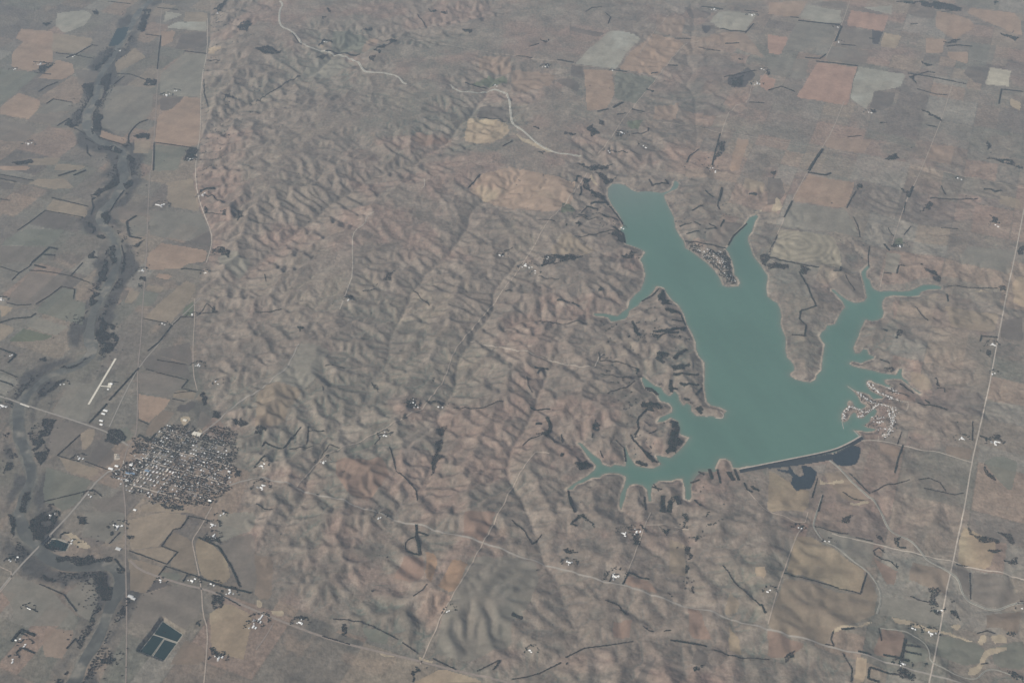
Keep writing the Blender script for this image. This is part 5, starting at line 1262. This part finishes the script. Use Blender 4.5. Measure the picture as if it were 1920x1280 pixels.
for nm, lab, px, py, w, l, h, rise, rf, cat in BIG:
    g = gable(w, l, h, rise); addbox(g, -w*.15, w*.15, -l/2-.1, -l/2+.1, 0, h*.8, 2)
    for k in range(4): addbox(g, w/2-.05, w/2+.1, -l/2+l*(.12+.2*k), -l/2+l*(.22+.2*k), 1.5, 3.5, 2)
    p = at(G(f"{px},{py}"))[0]
    o = place_parts(nm, split_mk(nm, g, [M['wall'], M[rf], M['dark']]), p[0], p[1], TG+math.pi/2)
    if nm == 'church':
        g2 = ([], [], []); addbox(g2, -3, 3, -l/2-6, -l/2-.2, -1, 20, 0); n = 8
        g2[0].extend([(-3.3, -l/2-6.3, 20), (3.3, -l/2-6.3, 20), (3.3, -l/2, 20), (-3.3, -l/2, 20), (0, -l/2-3.1, 32)]); g2[1].extend([(n,n+1,n+4),(n+1,n+2,n+4),(n+2,n+3,n+4),(n+3,n,n+4)]); g2[2].extend([1]*4)
        link('steeple', mk('steeple', g2, [M['wall'], M['grey_roof']]), o)
    tag(o, lab, cat)
for k, (px, py, lab) in enumerate([(216.5, 854, 'upper left tall grain silo on the pale lot by the town'), (219.5, 854.5, 'upper right tall grain silo on the pale lot by the town'),
        (218, 858, 'lower tall grain silo on the pale lot by the town'), (232, 871, 'tall grain silo next to the railway in the town'), (232.8, 867.5, 'tall grain silo furthest up the railway in the town')]):
    p = at(G(f"{px},{py}"))[0]; tag(place_parts('grain_silo', [('wall', silw), ('roof', silr)], p[0], p[1], 0), lab, 'silo', 'grain silos by the railway')

# ------------------------------------------------------------------ the town
town_px = T(0,2,"1040,730 1100,745 1180,710 1230,650 1290,635 1350,650 1440,640 1470,720 1600,640 1750,690 1740,780 1720,900 1760,960 1700,1090 1640,1130 1560,1200 1400,1190 1250,1200 1060,1160 1010,1100 900,1020 880,970 990,900 1030,800")
town_xy = at(town_px)
tc = at(G("330,880"))[0]
ex = np.array([math.cos(TG), math.sin(TG)]); ey = np.array([-ex[1], ex[0]])
BX, BY = 112.0, 128.0
def tw(u, v): return tc+np.multiply.outer(u, ex)+np.multiply.outer(v, ey)
spans = []
for ax in (0, 1):
    for k in range(-10, 11):
        s = np.arange(-1500, 1500, 15.0)
        P = tw(s, np.full_like(s, k*BY)) if ax == 0 else tw(np.full_like(s, k*BX), s)
        m = inpoly(P[:, 0], P[:, 1], town_xy)
        i = 0
        while i < len(s):
            if m[i]:
                j = i
                while j < len(s) and m[j]: j += 1
                if j-i > 10: spans.append((ax, k, P[i:j]))
                i = j
            i += 1
for ax, k, P in spans:
    pale = (ax, k) in ((0, 2), (0, 0), (1, 7), (0, -3), (1, -4), (1,-3))
    ribbon('street', P, 15 if pale else 9, M['gravel' if pale else 'asphalt' if ax == 0 else 'railbed'], 1.5, step=30, smooth=0)
cand = []
for i in range(-11, 11):
    for j in range(-11, 11):
        for a in (.2, .5, .8):
            for b, side in ((.27, 0), (.73, 1)):
                for c_ in (0,):
                    u = (i+a)*BX+rng.uniform(-5, 5); v = (j+b)*BY+rng.uniform(-6, 6)
                    cand.append((u, v))
cand = np.array(cand); W = tw(cand[:, 0], cand[:, 1])
m = inpoly(W[:, 0]+130*fbm(W[:, 0], W[:, 1], 250, 5, 2), W[:, 1]+130*fbm(W[:, 0], W[:, 1], 250, 6, 2), town_xy) & (rng.random(len(W)) < .88-.45*(np.hypot(*(W-tc).T)/750)**2+.5*fbm(W[:, 0], W[:, 1], 300, 7, 2))
W = W[m]; uv = cand[m]
shop_c = at(G("283,900"))[0]
isshop = (np.abs((W-shop_c)@ex) < 190) & (np.abs((W-shop_c)@ey) < 200)
roofs = rng.choice(['white_roof', 'pale_roof', 'grey_roof', 'brown_roof'], len(W), p=[.34, .24, .24, .18])
order = np.argsort(W[:, 1])
GN = {'white_roof': 'small white roofed house among trees in the street grid of the town', 'pale_roof': 'small pale grey roofed house in the street grid of the town',
      'grey_roof': 'small dark grey roofed house in the street grid of the town', 'brown_roof': 'small brown roofed house in the street grid of the town'}
GG = {'white_roof': 'white roofed houses of the town', 'pale_roof': 'pale roofed houses of the town', 'grey_roof': 'grey roofed houses of the town', 'brown_roof': 'brown roofed houses of the town'}
tx0, ty0 = town_xy.min(0); tx1, ty1 = town_xy.max(0)
def zone(x, y):
    a = min(2, int((x-tx0)/(tx1-tx0)*3)); b_ = min(2, int((y-ty0)/(ty1-ty0)*3))
    return [['lower left', 'lower middle', 'lower right'], ['left middle', 'very middle', 'right middle'], ['upper left', 'upper middle', 'upper right']][b_][a]
cnt = 0; extra = []
for t in order:
    x, y = W[t]
    if isshop[t]: continue
    rot = TG+rng.choice([0, math.pi/2]); s = rng.uniform(1.0, 1.5)
    if cnt < 300:
        o = place_mesh('house', HM[roofs[t]], x, y, rot, (s, s, 1)); z_ = zone(x, y); tag(o, GN[roofs[t]].replace('the street grid of the town', f'the {z_} of the town').replace(' among trees', ''), 'house', GG[roofs[t]].replace('of the town', f'in the {z_} of the town'))
    else: extra.append((x, y, rot, s, roofs[t]))
    cnt += 1
def merged(name, items):
    V = []; F = []; S = []
    mm = {'white_roof': 1, 'pale_roof': 3, 'grey_roof': 4, 'brown_roof': 5}
    g = gable(10, 15, 3.2, 2.4); n = 0
    for x, y, rot, s, rf in items:
        c_, s_ = math.cos(rot), math.sin(rot); z = float(H(x, y))
        V += [(x+s*(a*c_-b*s_), y+s*(a*s_+b*c_), z+c) for a, b, c in g[0]]
        F += [tuple(n+i for i in f) for f in g[1]]; S += [mm[rf] if q == 1 else q for q in g[2]]; n += len(g[0])
    return mk(name, (V, F, S), [M['wall'], M['white_roof'], M['dark'], M['pale_roof'], M['grey_roof'], M['brown_roof']])
if extra: tag(link('town_houses', merged('town_houses', extra)), 'the farther houses of the town standing between bare trees', 'houses', kind='stuff')
# shops and halls downtown: flat roofs with parapets
def flatroof(w, l, h):
    g = ([], [], []); addbox(g, -w/2, w/2, -l/2, l/2, -2, h, 0); g[2][4] = 1
    for a in ((-w/2, w/2, -l/2, -l/2+.6), (-w/2, w/2, l/2-.6, l/2), (-w/2, -w/2+.6, -l/2+.6, l/2-.6), (w/2-.6, w/2, -l/2+.6, l/2-.6)): addbox(g, *a, h-.2, h+.9, 0)
    addbox(g, -w*.2, w*.1, -l*.1, l*.1, h-.1, h+1.8, 2); return g
FR = [(mk('shop', flatroof(18, 36, 7), [M[a], M[b], M['pale_roof']]), d) for a, b, d in (('brick', 'white_roof', 'white'), ('wall', 'pale_roof', 'pale grey'), ('brick', 'concrete', 'cream'), ('wall', 'grey_roof', 'dark grey'))]
for i in np.linspace(-180, 180, 9):
    for j in np.linspace(-190, 190, 7):
        if rng.random() < .6:
            me, d = FR[rng.choice(4, p=[.35, .25, .25, .15])]
            q = shop_c+ex*(i+rng.uniform(-5, 5))+ey*(j+rng.uniform(-5, 5))
            o = place_mesh('shop', me, q[0], q[1], TG, (rng.uniform(.6, 1.3), rng.uniform(.45, 1.1), 1))
            tag(o, f'{d} flat roofed shop in the bright centre of the town', 'shop', f'{d} roofed shops in the town centre')
tq = town_xy.mean(0)+(town_xy-town_xy.mean(0))*1.09
tp = scatter_poly(tq, 13, .68, .30, 2)
tu = (tp-tc)@ex; tv = (tp-tc)@ey
ds = np.minimum(np.abs((tu+BX/2) % BX-BX/2)*1.6, np.abs((tv+BY/2) % BY-BY/2))
off_street = (ds > 7+rng.uniform(-9, 5, len(tp))) & ~((np.abs((tp-shop_c)@ex) < 190) & (np.abs((tp-shop_c)@ey) < 200) & (rng.random(len(tp)) < .75))
tp = tp[off_street]
o = link('town_trees', tree_mesh('town_trees', tp, 6.0, .25)); tag(o, 'bare dark trees filling the yards of the town', 'trees', kind='stuff')
tag(slab('gravel_lot', at(G("215,850 223,851 225,861 214,862")), M['gravel'], -1, 1.3, 0), kind='structure')

# ------------------------------------------------------------------ lakeside camp and cabin village
cab = gable(5, 11, 2.8, 1.2, .3); addbox(cab, 2.4, 2.6, -1, 0, .2, 2.1, 2)
CAB = {k: mk('cabin', cab, [M['wall'], M[v], M['dark']]) for k, v in (('white', 'white_roof'), ('grey', 'pale_roof'), ('brown', 'brown_roof'))}
camp = ["745,312 800,368 870,400 960,437 1010,450", "895,345 960,385", "672,385 750,440 800,470", "558,592 570,530 610,488 660,500 720,540 780,510 830,470 880,480 930,500 945,560 930,640 910,690 860,705",
        "680,560 740,560", "800,580 870,570", "800,606 860,602", "840,648 900,662", "900,510 925,600", "700,430 790,465 840,455","730,630 800,640"]
cabs = []
for s in camp:
    L = resample(at(T(3,2,s)), 20)
    for iq, q in enumerate(L):
        fr = iq/len(L); cabs.append((*(q+rng.normal(0, 7, 2)), camp.index(s), fr))
        if rng.random() < .8: cabs.append((*(q+rng.normal(0, 22, 2)), camp.index(s), fr))
HK = [', outer tip', ', middle bends', ', inner end']
STR = ['along the uppermost finger of the lake camp', 'behind the uppermost finger of the lake camp', 'on the jetty finger of the lake camp', 'on the hooked shore road of the camp', 'on the small knob inside the camp bay',
       'in the upper row above the camp bay', 'in the middle row above the camp bay', 'in the lowest row of the lake camp', 'along the inner camp road of the lake camp', 'on the neck of land between the camp fingers', 'on the small lower finger of the camp']
cabs = [q for q in cabs if samp(SDL, np.array([q[0]]), np.array([q[1]]))[0] > 2][:270]
for q in cabs:
    k = rng.choice(['white', 'grey', 'brown'], p=[.6, .32, .08]); s = rng.uniform(1.1, 1.9)
    o = place_mesh('trailer', CAB[k], q[0], q[1], rng.uniform(0, 3.14), (s, s, 1.1))
    st_ = STR[int(q[2])]+(HK[min(2, int(q[3]*3))] if int(q[2]) == 3 else ''); tag(o, f'small {k} roofed trailer {st_}', 'trailer', f'{k} roofed trailers {st_}')
for s, w in (("560,600 565,530 610,480 660,495 720,535 780,510 830,465 880,475 935,500 950,560 935,640 912,690 860,712", 16), ("1050,455 1055,500 1020,535 960,542", 9), ("740,305 800,372 960,440 1050,455", 12), ("830,740 830,712", 10)):
    ribbon('camp_road', at(T(3,2,s)), w*.6, M['gravel'], 1.3, step=20, smooth=1)
for s in ("598,335 660,378", "555,600 568,655", "642,665 690,715"):
    Q = resample(at0(T(3,2,s), 1), 10)
    V, F = sweep(Q, [(-7, -2), (-2.5, 1.4), (2.5, 1.4), (7, -2)])
    o = link('jetty', np_mesh('jetty', V, quads=F, mats=[M['riprap']]))
    put(o, 'thin rock jetty reaching into the lake from the camp of white trailers', 'jetty', float(T(3,2,s)[:, 0].mean()), 0)
V, F = sweep(resample(at0(T(2,2,"1490,482 1560,497 1612,522"), 1), 10), [(-8, -2), (-3, 1.4), (3, 1.4), (8, -2)])
tag(link('jetty', np_mesh('jetty', V, quads=F, mats=[M['riprap']])), 'pale rock jetty at the tip of the wooded point', 'jetty')
V, F = sweep(resample(at0(T(2,1,"1085,868 1120,872 1145,885"), 1), 10), [(-8, -2), (-3, 1.6), (3, 1.6), (8, -2)])
tag(link('jetty', np_mesh('jetty', V, quads=F, mats=[M['sand']])), 'pale sand spit at the mouth of the left bay', 'spit')
ribbon('camp_road', at0(T(2,2,"1560,530 1580,540 1588,560 1575,577 1530,572 1450,560"), 2), 11, M['gravel'], 1.2, step=12, smooth=1)
ct = np.vstack([resample(at(T(3,2,s)), 12) for s in camp]); ct = np.vstack([ct+rng.normal(0, 26, ct.shape), ct+rng.normal(0, 40, ct.shape)])
ct = ct[samp(SDL, ct[:, 0], ct[:, 1]) > 3]
tag(link('camp_trees', tree_mesh('camp_trees', ct, 5, .4)), 'small dark trees among the trailers of the lake camp', 'trees', kind='stuff')
vil = at(T(2,1,"1340,560 1440,570 1590,610 1640,700 1665,790 1690,830 1620,840 1570,770 1480,690 1400,630"))
vp = scatter_poly(vil, 30, .75, .5, 1); vp = vp[rng.permutation(len(vp))[:130]]
for q in vp:
    if samp(SDL, q[:1], q[1:])[0] < 5: continue
    k = rng.choice(['white', 'grey', 'brown'], p=[.4, .35, .25]); s = rng.uniform(1.3, 1.9)
    o = place_mesh('cabin', CAB[k], q[0], q[1], rng.uniform(0, 3.14), (s, s*.9, 1.2))
    fv = (q[1]-vil[:, 1].min())/np.ptp(vil[:, 1]); zn = ['tip', 'lower half', 'upper half', 'landward end'][min(3, int(fv*4))]
    tag(o, f'{k} roofed cabin among trees at the {zn} of the narrow lake point', 'cabin', f'{k} roofed cabins at the {zn} of the lake point')
vt = scatter_poly(at(T(2,1,"1310,540 1440,556 1590,600 1640,700 1670,800 1690,850 1620,850 1560,770 1470,690 1400,640 1330,590")), 13, .7, .35, 3)
o = link('village_trees', tree_mesh('village_trees', vt, 6.5, .6)); tag(o, 'dark trees between the cabins on the lake point', 'trees', kind='stuff')

# highway bridge over the river
b0, b1 = at(G("38,757 55,763")); d = (b1-b0)/np.hypot(*(b1-b0)); nrm = np.array([-d[1], d[0]]); Lb = float(np.hypot(*(b1-b0)))
br = link('road_bridge', None, None, (*((b0+b1)/2), float(H(*((b0+b1)/2))))); br.rotation_euler.z = math.atan2(d[1], d[0])
g = ([], [], []); addbox(g, -Lb/2, Lb/2, -8, 8, 3.2, 4.4, 0); link('deck', mk('deck', g, [M['concrete']]), br)
for s in (-1, 1):
    g = ([], [], []); addbox(g, -Lb/2, Lb/2, s*8-.3, s*8+.3, 4.4, 5.6, 0); link('railing', mk('railing', g, [M['steel']]), br)
for k in range(4):
    x = -Lb/2+Lb*(k+.5)/4; g = ([], [], []); addbox(g, x-1, x+1, -6, 6, -3, 3.2, 0); link('pier', mk('pier', g, [M['concrete']]), br)
tag(br, 'pale concrete highway bridge crossing the river channel at the left', 'bridge')
settle()
haze_m = bpy.data.materials.new('haze_air'); haze_m.use_nodes = True
hn = haze_m.node_tree.nodes; hn.clear()
pv = hn.new('ShaderNodeVolumePrincipled'); pv.inputs['Density'].default_value = HAZE_DENSITY
pv.inputs['Color'].default_value = HAZE_COLOR; pv.inputs['Anisotropy'].default_value = 0.0
ho = hn.new('ShaderNodeOutputMaterial'); haze_m.node_tree.links.new(pv.outputs[0], ho.inputs['Volume'])
def boxmesh(name, a, b, m):
    v = [(x, y, z) for z in (a[2], b[2]) for y in (a[1], b[1]) for x in (a[0], b[0])]
    f = [(0,2,3,1),(4,5,7,6),(0,1,5,4),(2,6,7,3),(0,4,6,2),(1,3,7,5)]
    me = bpy.data.meshes.new(name); me.from_pydata(v, [], f); me.materials.append(m); return me
gl = float(np.abs(gv[:, 0]).max())+500
hz = link('haze', boxmesh('haze', (-gl, -92000, float(TZ.min())-12), (gl, 112000, CAM_H+60), haze_m))
tag(hz, kind='stuff')
